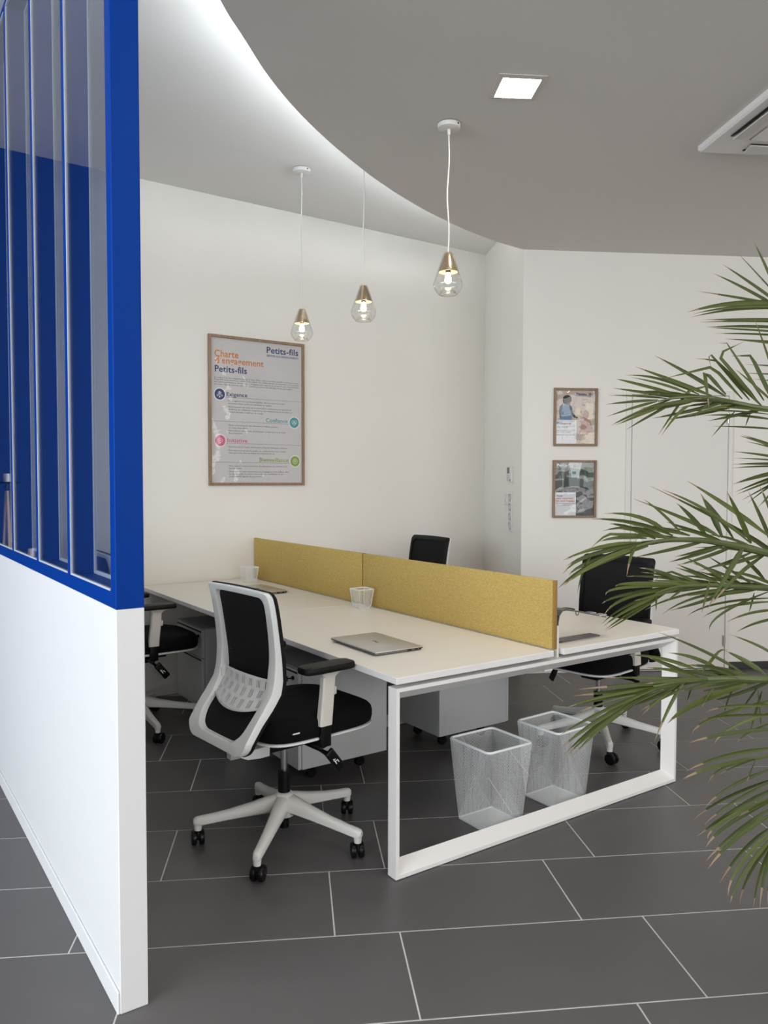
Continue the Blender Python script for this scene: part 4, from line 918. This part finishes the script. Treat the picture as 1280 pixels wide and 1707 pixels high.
FRONDS = [
 ([[2239,813,1209],[2110,917,1508],[2004,1002,1747],[1954,1041,1845],[1933,1058,1889]],
  [[1933,1058,1897,1893,1072,1969,1855,1087,2039,11,0],
   [1935,1056,1894,1886,1087,1954,1837,1117,2012,11,0],
   [1939,1053,1879,1855,1085,1928,1776,1118,1974,11,0],
   [1935,1056,1874,1888,1119,1928,1835,1181,1975,8,0],
   [1935,1056,1882,1863,1125,1905,1787,1193,1925,8,2],
   [1958,1041,1887,1842,1123,1888,1746,1190,1867,14,0],
   [1955,1042,1875,1835,1110,1870,1728,1170,1848,11,0],
   [1955,1042,1879,1829,1107,1875,1724,1161,1854,8,0],
   [1959,1038,1848,1846,1090,1844,1738,1142,1839,7,0],
   [1959,1038,1842,1885,1117,1849,1805,1196,1849,7,2],
   [1962,1034,1825,1887,1108,1834,1807,1180,1835,8,0],
   [1962,1034,1815,1841,1097,1819,1757,1139,1822,7,0],
   [1968,1029,1804,1871,1084,1809,1776,1139,1809,7,0],
   [1974,1024,1777,1908,1086,1794,1839,1147,1804,7,0],
   [1974,1025,1786,1940,1074,1796,1902,1121,1805,5,0],
   [1976,1020,1720,1923,1064,1732,1868,1108,1737,5,2],
   [1978,1018,1705,1916,1061,1711,1853,1105,1714,5,2],
   [1984,1013,1687,1927,1050,1693,1871,1088,1699,5,2]]),
 ([[2239,813,1209],[2043,901,1492],[1937,980,1594],[1799,1053,1625],[1698,1099,1643],[1621,1127,1641],[1575,1147,1631]],
  [[1732,1075,1646,1685,1140,1701,1633,1202,1750,10,0],
   [1705,1094,1647,1633,1149,1683,1561,1203,1717,10,0],
   [1681,1111,1650,1622,1181,1690,1571,1239,1701,8,0],
   [1646,1111,1649,1593,1154,1673,1538,1196,1689,7,0],
   [1633,1119,1644,1563,1192,1674,1531,1235,1689,8,0],
   [1616,1131,1641,1556,1174,1653,1496,1216,1663,8,0],
   [1603,1140,1638,1549,1184,1644,1493,1228,1647,7,0],
   [1575,1147,1634,1508,1170,1628,1445,1195,1620,7,0],
   [1573,1148,1631,1540,1191,1617,1499,1236,1597,7,0],
   [1607,1137,1636,1518,1166,1600,1453,1185,1571,11,0],
   [1612,1133,1632,1530,1158,1600,1462,1179,1572,8,0],
   [1612,1133,1628,1571,1169,1598,1529,1203,1565,7,0],
   [1698,1100,1671,1660,1128,1659,1601,1166,1553,8,1],
   [1645,1110,1622,1619,1125,1602,1584,1145,1550,8,0],
   [1715,1087,1643,1684,1097,1622,1654,1107,1593,5,0],
   [1769,1073,1612,1729,1078,1581,1692,1085,1547,5,0],
   [1733,1075,1650,1677,1096,1703,1672,1079,1616,11,1],
   [1798,1054,1639,1725,1119,1757,1735,1118,1722,11,1],
   [1784,1064,1642,1716,1100,1718,1611,1158,1688,8,1],
   [1811,1045,1638,1730,1097,1748,1777,1057,1778,11,1],
   [1821,1037,1626,1745,1112,1738,1714,1147,1743,10,1],
   [1826,1034,1638,1746,1084,1775,1724,1090,1773,10,1],
   [1847,1020,1632,1806,1057,1747,1770,1086,1746,11,1],
   [1818,1040,1629,1800,1082,1690,1777,1123,1750,11,0],
   [1847,1020,1632,1786,1035,1671,1730,1051,1708,8,0],
   [1859,1012,1650,1850,1041,1748,1837,1069,1843,10,0],
   [1846,1019,1603,1749,1068,1611,1645,1127,1609,7,0],
   [1877,1021,1591,1785,1074,1603,1708,1118,1602,7,0],
   [1877,1020,1569,1792,1058,1574,1711,1096,1575,7,0],
   [1888,1010,1513,1818,1029,1535,1754,1049,1551,7,0],
   [1787,1061,1632,1742,1119,1633,1691,1175,1624,10,0],
   [1763,1078,1638,1710,1131,1640,1653,1182,1634,10,0],
   [1798,1052,1606,1768,1040,1589,1742,1030,1571,4,0],
   [1861,1020,1611,1814,1080,1629,1764,1142,1636,10,0],
   [1830,1036,1618,1772,1072,1603,1713,1109,1589,9,0],
   [1737,1081,1636,1643,1117,1647,1550,1151,1647,8,0],
   [1691,1102,1643,1614,1141,1622,1537,1181,1605,8,0],
   [1864,1018,1610,1784,1047,1618,1705,1075,1618,8,0],
   [1691,1102,1643,1605,1132,1627,1522,1161,1612,10,0],
   [1708,1094,1641,1636,1146,1649,1564,1198,1649,11,0],
   [1743,1078,1635,1657,1121,1611,1573,1162,1592,10,0],
   [1660,1113,1642,1619,1165,1655,1577,1219,1659,11,0],
   [1762,1069,1631,1702,1095,1614,1642,1119,1598,9,0],
   [1705,1096,1642,1615,1131,1647,1527,1164,1645,11,0],
   [1777,1063,1629,1721,1125,1610,1663,1188,1594,11,0],
   [1824,1039,1619,1738,1075,1635,1653,1109,1639,9,0]]),
 ([[2239,813,1209],[2268,981,1319],[2215,1083,1424],[2199,1158,1474]],
  [[2206,1155,1512,2163,1211,1548,2115,1266,1575,8,0],
   [2206,1155,1519,2169,1210,1550,2127,1264,1577,8,0],
   [2206,1155,1516,2158,1200,1540,2107,1244,1557,6,0],
   [2213,1149,1499,2146,1206,1517,2077,1262,1528,8,0],
   [2213,1149,1496,2140,1202,1505,2066,1255,1509,6,0],
   [2213,1149,1492,2146,1208,1494,2077,1266,1492,8,0],
   [2213,1149,1484,2157,1216,1487,2096,1281,1481,6,0],
   [2206,1153,1479,2106,1193,1460,2022,1227,1436,13,0],
   [2205,1153,1474,2160,1215,1448,2108,1275,1412,10,0],
   [2201,1156,1468,2143,1206,1438,2084,1255,1406,8,0],
   [2198,1158,1468,2160,1209,1430,2116,1259,1389,8,0],
   [2196,1160,1468,2169,1208,1428,2137,1253,1380,6,0],
   [2191,1163,1468,2131,1173,1420,2075,1185,1372,6,0],
   [2196,1160,1468,2168,1186,1426,2139,1211,1377,8,0]]),
 ([[2239,813,1209],[1866,829,1233],[1675,878,1277],[1522,912,1309],[1429,928,1324],[1347,949,1327],[1291,963,1321],[1247,981,1308]],
  [[1575,876,1331,1520,934,1391,1461,991,1445,11,0],
   [1648,896,1277,1574,931,1334,1403,1040,1434,11,0],
   [1544,897,1316,1448,934,1382,1354,974,1427,11,0],
   [1456,910,1331,1423,963,1364,1349,1039,1407,9,0],
   [1366,936,1339,1313,942,1378,1265,951,1409,9,0],
   [1435,925,1331,1391,931,1370,1351,939,1401,12,0],
   [1497,930,1327,1494,954,1376,1487,976,1419,12,0],
   [1516,917,1324,1491,940,1373,1467,962,1415,12,0],
   [1546,896,1315,1511,903,1372,1479,911,1424,11,0],
   [1641,902,1303,1612,914,1366,1584,927,1423,10,0],
   [1665,886,1299,1658,913,1368,1647,938,1435,10,0],
   [1346,950,1339,1299,986,1372,1242,1027,1379,9,0],
   [1352,946,1336,1265,975,1363,1181,1008,1371,9,0],
   [1306,953,1331,1244,966,1354,1195,975,1363,9,0],
   [1331,961,1340,1285,999,1351,1244,1032,1344,7,0],
   [1298,959,1337,1227,1007,1340,1201,1024,1313,7,1],
   [1292,963,1332,1262,1008,1331,1245,1040,1322,8,0],
   [1275,974,1323,1208,1027,1309,1164,1062,1287,7,0],
   [1282,969,1324,1200,1001,1316,1134,1026,1293,8,0],
   [1284,968,1321,1200,1015,1302,1151,1041,1278,9,0],
   [1291,963,1318,1213,1034,1297,1175,1072,1258,8,0],
   [1294,961,1318,1207,1021,1281,1149,1060,1233,14,0],
   [1294,961,1317,1198,993,1291,1117,1020,1243,10,0],
   [1289,964,1318,1216,1036,1284,1190,1070,1254,9,0],
   [1199,1014,1306,1195,1036,1270,1195,1052,1218,5,0],
   [1278,972,1318,1247,964,1302,1224,956,1263,8,2],
   [1638,904,1282,1571,953,1298,1505,1002,1301,6,0],
   [1534,904,1310,1501,916,1261,1458,936,1181,13,0],
   [1627,911,1286,1593,952,1239,1556,990,1174,9,2],
   [1437,919,1243,1420,916,1212,1405,915,1180,6,0],
   [1406,945,1334,1356,979,1348,1306,1014,1355,9,0],
   [1456,910,1325,1392,928,1345,1332,948,1364,9,0],
   [1340,953,1324,1302,988,1319,1261,1022,1308,10,0],
   [1494,917,1313,1457,961,1336,1418,1005,1346,7,0],
   [1605,894,1292,1574,935,1274,1542,977,1258,8,0],
   [1580,899,1297,1520,923,1323,1460,945,1334,8,0],
   [1489,918,1314,1458,963,1292,1426,1008,1273,9,0],
   [1353,947,1327,1307,979,1343,1260,1011,1349,9,0],
   [1486,919,1315,1459,958,1299,1431,997,1285,8,0],
   [1570,902,1299,1514,952,1317,1457,1002,1323,9,0],
   [1435,927,1323,1392,981,1303,1347,1036,1285,8,0],
   [1601,895,1292,1538,935,1311,1475,976,1318,8,0],
   [1572,901,1299,1504,924,1276,1438,947,1260,7,0],
   [1389,938,1326,1349,991,1332,1307,1045,1331,8,0],
   [1513,913,1310,1446,935,1289,1379,955,1274,8,0],
   [1621,890,1288,1567,918,1308,1514,945,1317,8,0]]),
 ([[2239,813,1209],[2078,922,1171],[1905,982,1182],[1786,1028,1190],[1717,1052,1196],[1651,1073,1200],[1590,1103,1197],[1542,1123,1183]],
  [[1788,1026,1195,1717,1046,1234,1651,1067,1272,8,0],
   [1724,1047,1201,1701,1095,1234,1673,1140,1261,8,0],
   [1763,1045,1200,1727,1090,1227,1688,1135,1247,7,0],
   [1696,1067,1207,1679,1109,1225,1658,1150,1243,8,0],
   [1703,1062,1201,1664,1095,1222,1623,1129,1239,8,0],
   [1656,1069,1200,1590,1122,1234,1563,1143,1208,7,1],
   [1698,1065,1201,1676,1110,1206,1649,1153,1206,7,0],
   [1651,1073,1204,1591,1147,1216,1542,1207,1215,8,0],
   [1626,1090,1201,1503,1150,1207,1451,1165,1202,9,0],
   [1647,1076,1198,1514,1178,1194,1475,1212,1174,9,0],
   [1626,1090,1195,1515,1178,1178,1469,1218,1153,9,0],
   [1606,1092,1195,1513,1171,1171,1471,1212,1128,9,0],
   [1604,1093,1194,1513,1163,1177,1466,1200,1141,8,0],
   [1579,1110,1191,1513,1176,1153,1472,1220,1104,9,0],
   [1579,1110,1190,1492,1155,1149,1433,1183,1108,9,0],
   [1577,1112,1188,1525,1173,1138,1485,1222,1088,9,0],
   [1575,1113,1187,1504,1153,1137,1447,1186,1096,8,0],
   [1544,1122,1183,1548,1125,1165,1551,1127,1139,5,0],
   [1717,1052,1190,1630,1124,1168,1572,1173,1135,7,0],
   [1767,1041,1183,1664,1099,1167,1589,1138,1128,7,0],
   [1602,1094,1190,1575,1095,1181,1550,1097,1169,5,0],
   [1821,1003,1165,1719,1080,1150,1664,1124,1117,7,0],
   [1827,998,1156,1764,1074,1140,1729,1124,1108,7,0],
   [1821,1003,1182,1746,1079,1125,1734,1107,1078,7,0],
   [1868,1005,1132,1802,1043,1124,1751,1072,1103,7,2],
   [1879,996,1115,1816,1033,1101,1771,1058,1079,7,0],
   [1788,1026,1177,1799,1038,1151,1807,1049,1123,5,0],
   [1829,1002,1282,1785,1026,1262,1733,1056,1243,7,0],
   [1809,1013,1209,1758,1017,1245,1712,1024,1278,10,0],
   [1661,1066,1200,1605,1108,1208,1549,1149,1210,8,0],
   [1638,1082,1197,1585,1126,1192,1532,1169,1185,9,0],
   [1768,1040,1195,1744,1088,1211,1715,1134,1224,8,0],
   [1620,1088,1198,1593,1138,1225,1566,1187,1236,11,0],
   [1743,1043,1194,1677,1073,1183,1611,1104,1173,9,0],
   [1836,1009,1187,1749,1049,1214,1663,1088,1227,9,0],
   [1655,1072,1199,1597,1129,1184,1537,1188,1168,10,0],
   [1727,1048,1195,1656,1099,1206,1585,1150,1208,9,0],
   [1605,1096,1197,1542,1116,1182,1479,1135,1170,8,0],
   [1855,1001,1186,1809,1046,1213,1763,1091,1225,11,0],
   [1758,1037,1192,1695,1093,1158,1631,1149,1131,10,0],
   [1770,1034,1192,1704,1080,1211,1638,1126,1218,9,0],
   [1813,1018,1188,1737,1050,1179,1661,1081,1170,11,0],
   [1644,1077,1199,1604,1127,1219,1562,1179,1226,9,0],
   [1681,1064,1198,1639,1114,1185,1597,1166,1171,8,0],
   [1845,1005,1186,1810,1051,1193,1774,1097,1191,11,0]]),
 ([[2239,813,1209],[1712,745,1091],[1530,773,1068],[1433,791,1069],[1345,817,1078],[1275,840,1080],[1241,852,1079],[1195,871,1073]],
  [[1366,802,1088,1294,836,1131,1215,878,1169,8,0],
   [1335,824,1089,1297,855,1114,1257,886,1124,8,0],
   [1270,844,1086,1235,868,1107,1201,891,1123,9,0],
   [1283,836,1096,1211,866,1123,1150,891,1132,7,0],
   [1286,834,1095,1330,827,1131,1356,827,1128,6,1],
   [1431,794,1077,1424,832,1097,1412,869,1113,10,0],
   [1448,783,1111,1441,817,1128,1413,860,1146,6,0],
   [1294,827,1080,1233,898,1077,1170,966,1073,7,0],
   [1275,840,1076,1180,898,1073,1090,953,1066,8,2],
   [1254,843,1078,1168,925,1058,1109,983,1044,8,2],
   [1229,860,1072,1141,941,1044,1099,988,1023,8,0],
   [1231,858,1073,1136,929,1052,1085,968,1031,6,0],
   [1199,868,1070,1097,911,1032,1025,937,998,8,0],
   [1195,871,1069,1116,931,1009,1065,970,958,9,0],
   [1196,870,1068,1132,939,1000,1091,986,935,9,0],
   [1197,870,1068,1109,914,1009,1048,943,953,8,0],
   [1197,869,1068,1129,923,1002,1083,960,941,7,0],
   [1169,889,1058,1142,933,1038,1111,975,1014,5,2],
   [1228,860,1069,1161,875,1052,1114,881,1035,5,0],
   [1254,843,1070,1219,874,1046,1193,898,1021,6,2],
   [1231,858,1062,1196,865,1047,1164,873,1025,4,2],
   [1250,845,1080,1235,864,1034,1216,883,964,7,2],
   [1372,797,1067,1283,844,1033,1233,867,1000,13,0],
   [1269,844,1064,1285,859,1048,1297,871,1028,3,0],
   [1322,831,1063,1304,833,1048,1287,834,1027,5,2],
   [1367,800,1065,1369,824,1051,1367,847,1033,6,2],
   [1352,811,1061,1360,829,1029,1369,842,986,5,2],
   [1416,802,1053,1409,816,1027,1401,830,996,5,2],
   [1417,802,1049,1424,801,1005,1431,800,957,4,2],
   [1423,797,1047,1438,817,997,1447,835,944,5,0],
   [1294,827,1082,1227,846,1085,1164,866,1084,9,0],
   [1249,846,1078,1200,880,1065,1150,913,1048,9,0],
   [1276,839,1076,1226,880,1067,1175,920,1057,9,0],
   [1358,807,1078,1289,835,1078,1222,865,1078,10,0],
   [1407,799,1072,1333,828,1095,1261,855,1107,9,0],
   [1418,796,1071,1386,838,1059,1352,882,1046,8,0],
   [1368,810,1076,1309,823,1100,1252,835,1113,8,0],
   [1260,845,1079,1226,882,1050,1192,920,1027,8,0],
   [1293,834,1079,1229,851,1101,1166,867,1112,7,0],
   [1458,787,1069,1394,818,1045,1331,848,1029,8,0],
   [1408,799,1072,1342,826,1088,1276,852,1096,6,0],
   [1433,792,1069,1387,838,1052,1341,885,1037,7,0],
   [1369,810,1076,1320,851,1084,1271,893,1085,7,0],
   [1341,818,1078,1294,837,1068,1247,856,1059,9,0],
   [1257,846,1079,1226,897,1078,1194,949,1072,7,0],
   [1248,849,1079,1214,881,1050,1180,914,1028,8,0],
   [1338,819,1078,1297,845,1089,1257,870,1093,9,0]]),
 ([[2239,813,1209],[1615,692,1113],[1456,703,1076],[1370,712,1044],[1330,713,987],[1314,707,907],[1315,703,824]],
  [[1379,706,1046,1274,757,1053,1215,779,1046,6,2],
   [1370,712,1031,1265,767,1035,1206,793,1027,7,2],
   [1362,719,1063,1278,798,1023,1254,831,987,7,2],
   [1337,709,1013,1239,751,1012,1167,779,1001,7,2],
   [1353,724,1039,1310,783,1003,1298,815,964,6,2],
   [1352,723,1023,1294,749,1003,1270,753,987,5,2],
   [1332,711,981,1255,768,964,1201,807,936,8,2],
   [1330,712,968,1249,778,944,1205,815,919,8,2],
   [1297,734,960,1270,779,937,1263,804,902,5,2],
   [1295,735,960,1246,741,957,1201,748,947,4,2],
   [1295,735,958,1272,729,947,1252,725,931,4,2],
   [1328,712,947,1237,742,924,1179,755,895,6,2],
   [1318,706,933,1255,766,890,1219,803,846,7,2],
   [1317,707,930,1235,740,896,1183,757,865,6,2],
   [1317,706,916,1240,738,883,1174,766,843,11,0],
   [1317,706,902,1217,742,869,1173,745,847,6,2],
   [1316,706,897,1237,747,855,1197,763,819,7,2],
   [1317,705,895,1280,719,887,1244,733,872,8,2],
   [1316,706,885,1261,748,834,1221,779,781,7,2],
   [1315,705,874,1248,740,830,1202,762,780,8,2],
   [1316,704,853,1291,751,793,1275,785,723,7,2],
   [1316,704,847,1244,728,792,1212,730,745,7,2],
   [1316,703,839,1252,725,778,1219,730,730,8,0],
   [1316,703,833,1298,742,755,1301,761,687,7,2],
   [1317,702,827,1316,730,765,1320,747,678,6,0],
   [1317,702,822,1307,718,768,1305,726,696,7,2],
   [1318,701,820,1330,721,749,1344,734,686,7,2]])]

# ================================================================ POTTED PALM (crown just outside the right edge)
CROWN = Vector((2.239, 0.813, 1.209))
palm = thing('potted_palm', 'large green palm reaching into the picture from the right', 'plant', (CROWN.x, CROWN.y, 0))
def rel(v): return Vector((v[0]/1000, v[1]/1000, v[2]/1000)) - Vector((CROWN.x, CROWN.y, 0))
bm = new(); lathe(bm, [(0, .0), (.135, .0), (.15, .02), (.185, .34), (.19, .36), (.178, .36), (.172, .32), (0, .32)], 40); pot = obj('planter', bm, 'pot', palm, True)
bm = new(); lathe(bm, [(0, .335), (.171, .325), (.171, .315), (0, .315)], 32); obj('soil', bm, 'soil', pot)
bm = new(); pts = [(.01*math.sin(q*1.3), .01*math.cos(q*1.7), .30+.092*q) for q in range(11)]; tube(bm, pts, [.055-.002*q+.006*(q % 2) for q in range(11)], 14); obj('trunk', bm, 'trunk', palm, True)
VIEW = Vector((-.57, -.80, .20)).normalized()
def leaflet(bm, b, m, t, w, flag, origin, rnd):
    c = 2*m-(b+t)/2; pts = []; n = 8
    for i in range(n+1):
        s = i/n
        if flag == 1:
            L1, L2 = (m-b).length, (t-m).length; q = s*(L1+L2)
            p = b.lerp(m, q/L1) if q <= L1 else m.lerp(t, (q-L1)/L2)
        else: p = b*(1-s)**2 + c*2*s*(1-s) + t*s*s
        pts.append(p)
    ax = (VIEW + Vector((rnd.uniform(-.5, .5), rnd.uniform(-.5, .5), rnd.uniform(-.5, .5)))).normalized()
    rows = []
    for i, p in enumerate(pts):
        s = i/n; d = (pts[min(i+1, n)]-pts[max(i-1, 0)]).normalized(); sd = d.cross(ax).normalized(); nn = sd.cross(d)
        ww = w*(.45+.75*min(1, s*4) if s < .25 else 1.2*max(0.03, 1-((s-.25)/.75)**2.2))*.5
        rows.append([bm.verts.new(p-origin-sd*ww+nn*ww*.35), bm.verts.new(p-origin-nn*ww*.15), bm.verts.new(p-origin+sd*ww+nn*ww*.35)])
    for i in range(n):
        for j in (0, 1):
            f = bm.faces.new((rows[i][j], rows[i][j+1], rows[i+1][j+1], rows[i+1][j])); f.smooth = True
            if i >= n-1 or (flag == 2 and i >= n-2): f.material_index = 1
def rachis(pts, name='frond'):
    # smooth the key points
    P_ = []
    for i in range(len(pts)-1):
        p0, p1, p2, p3 = pts[max(i-1, 0)], pts[i], pts[i+1], pts[min(i+2, len(pts)-1)]
        for s in range(5):
            u = s/5; P_.append(.5*(2*p1+(p2-p0)*u+(2*p0-5*p1+4*p2-p3)*u*u+(3*p1-p0-3*p2+p3)*u**3))
    P_.append(pts[-1]); n = len(P_)
    bm = new(); tube(bm, P_, [.011-.0092*(i/(n-1)) for i in range(n)], 8); return obj(name, bm, 'rachis', palm, True), P_
rnd = random.Random(5)
for rp, leaves in FRONDS:
    fr, path = rachis([rel(v) for v in rp])
    for L in leaves:
        b, m, t = rel(L[0:3]), rel(L[3:6]), rel(L[6:9])
        bm = new(); leaflet(bm, b, m, t, L[9]/1000*.8, L[10], Vector((0, 0, 0)), rnd); obj('leaflet', bm, ['leaf', 'leaf_tip'], fr)
    # leaflets on the hidden stretch near the crown, joined
    bm = new(); a0, a1 = path[0], path[len(path)//3]
    for q in range(14):
        i = q/13; p = path[int(2+i*(len(path)//3-2))]; d = (path[len(path)//3]-path[0]).normalized(); s = 1 if q % 2 else -1
        sd = d.cross(VIEW).normalized()*s; tip = p + (d*.5+sd*.6)*.16 + Vector((.822, -.569, 0))*.07
        leaflet(bm, p, (p+tip)/2, tip, .007, 0, Vector((0, 0, 0)), rnd)
    obj('basal_leaflets', bm, ['leaf', 'leaf_tip'], fr)['kind'] = 'stuff'
top = Vector((0, 0, CROWN.z))
for az, el, ln in ((-60, 55, .75), (-20, 40, .8), (-95, 35, .7), (15, 60, .65), (-40, 15, .7)):      # fronds leaning away from the picture
    az = math.radians(az); el = math.radians(el); d = Vector((math.cos(az)*math.cos(el), math.sin(az)*math.cos(el), math.sin(el)))
    pts = [top+d*ln*s+Vector((0, 0, -.35*ln*s*s)) for s in (0, .25, .5, .75, 1.0)]
    fr, path = rachis(pts); bm = new()
    for i in range(6, len(path)):
        for s in (-1, 1):
            p = path[i]; dd = (path[i]-path[i-1]).normalized(); sd = dd.cross(Vector((0, 0, 1))).normalized()*s
            tip = p+(dd*.75+sd*.6)*.22+Vector((0, 0, -.03)); leaflet(bm, p, (p+tip)/2+Vector((0, 0, .012)), tip, .008, 0, Vector((0, 0, 0)), rnd)
    obj('far_leaflets', bm, ['leaf', 'leaf_tip'], fr)['kind'] = 'stuff'
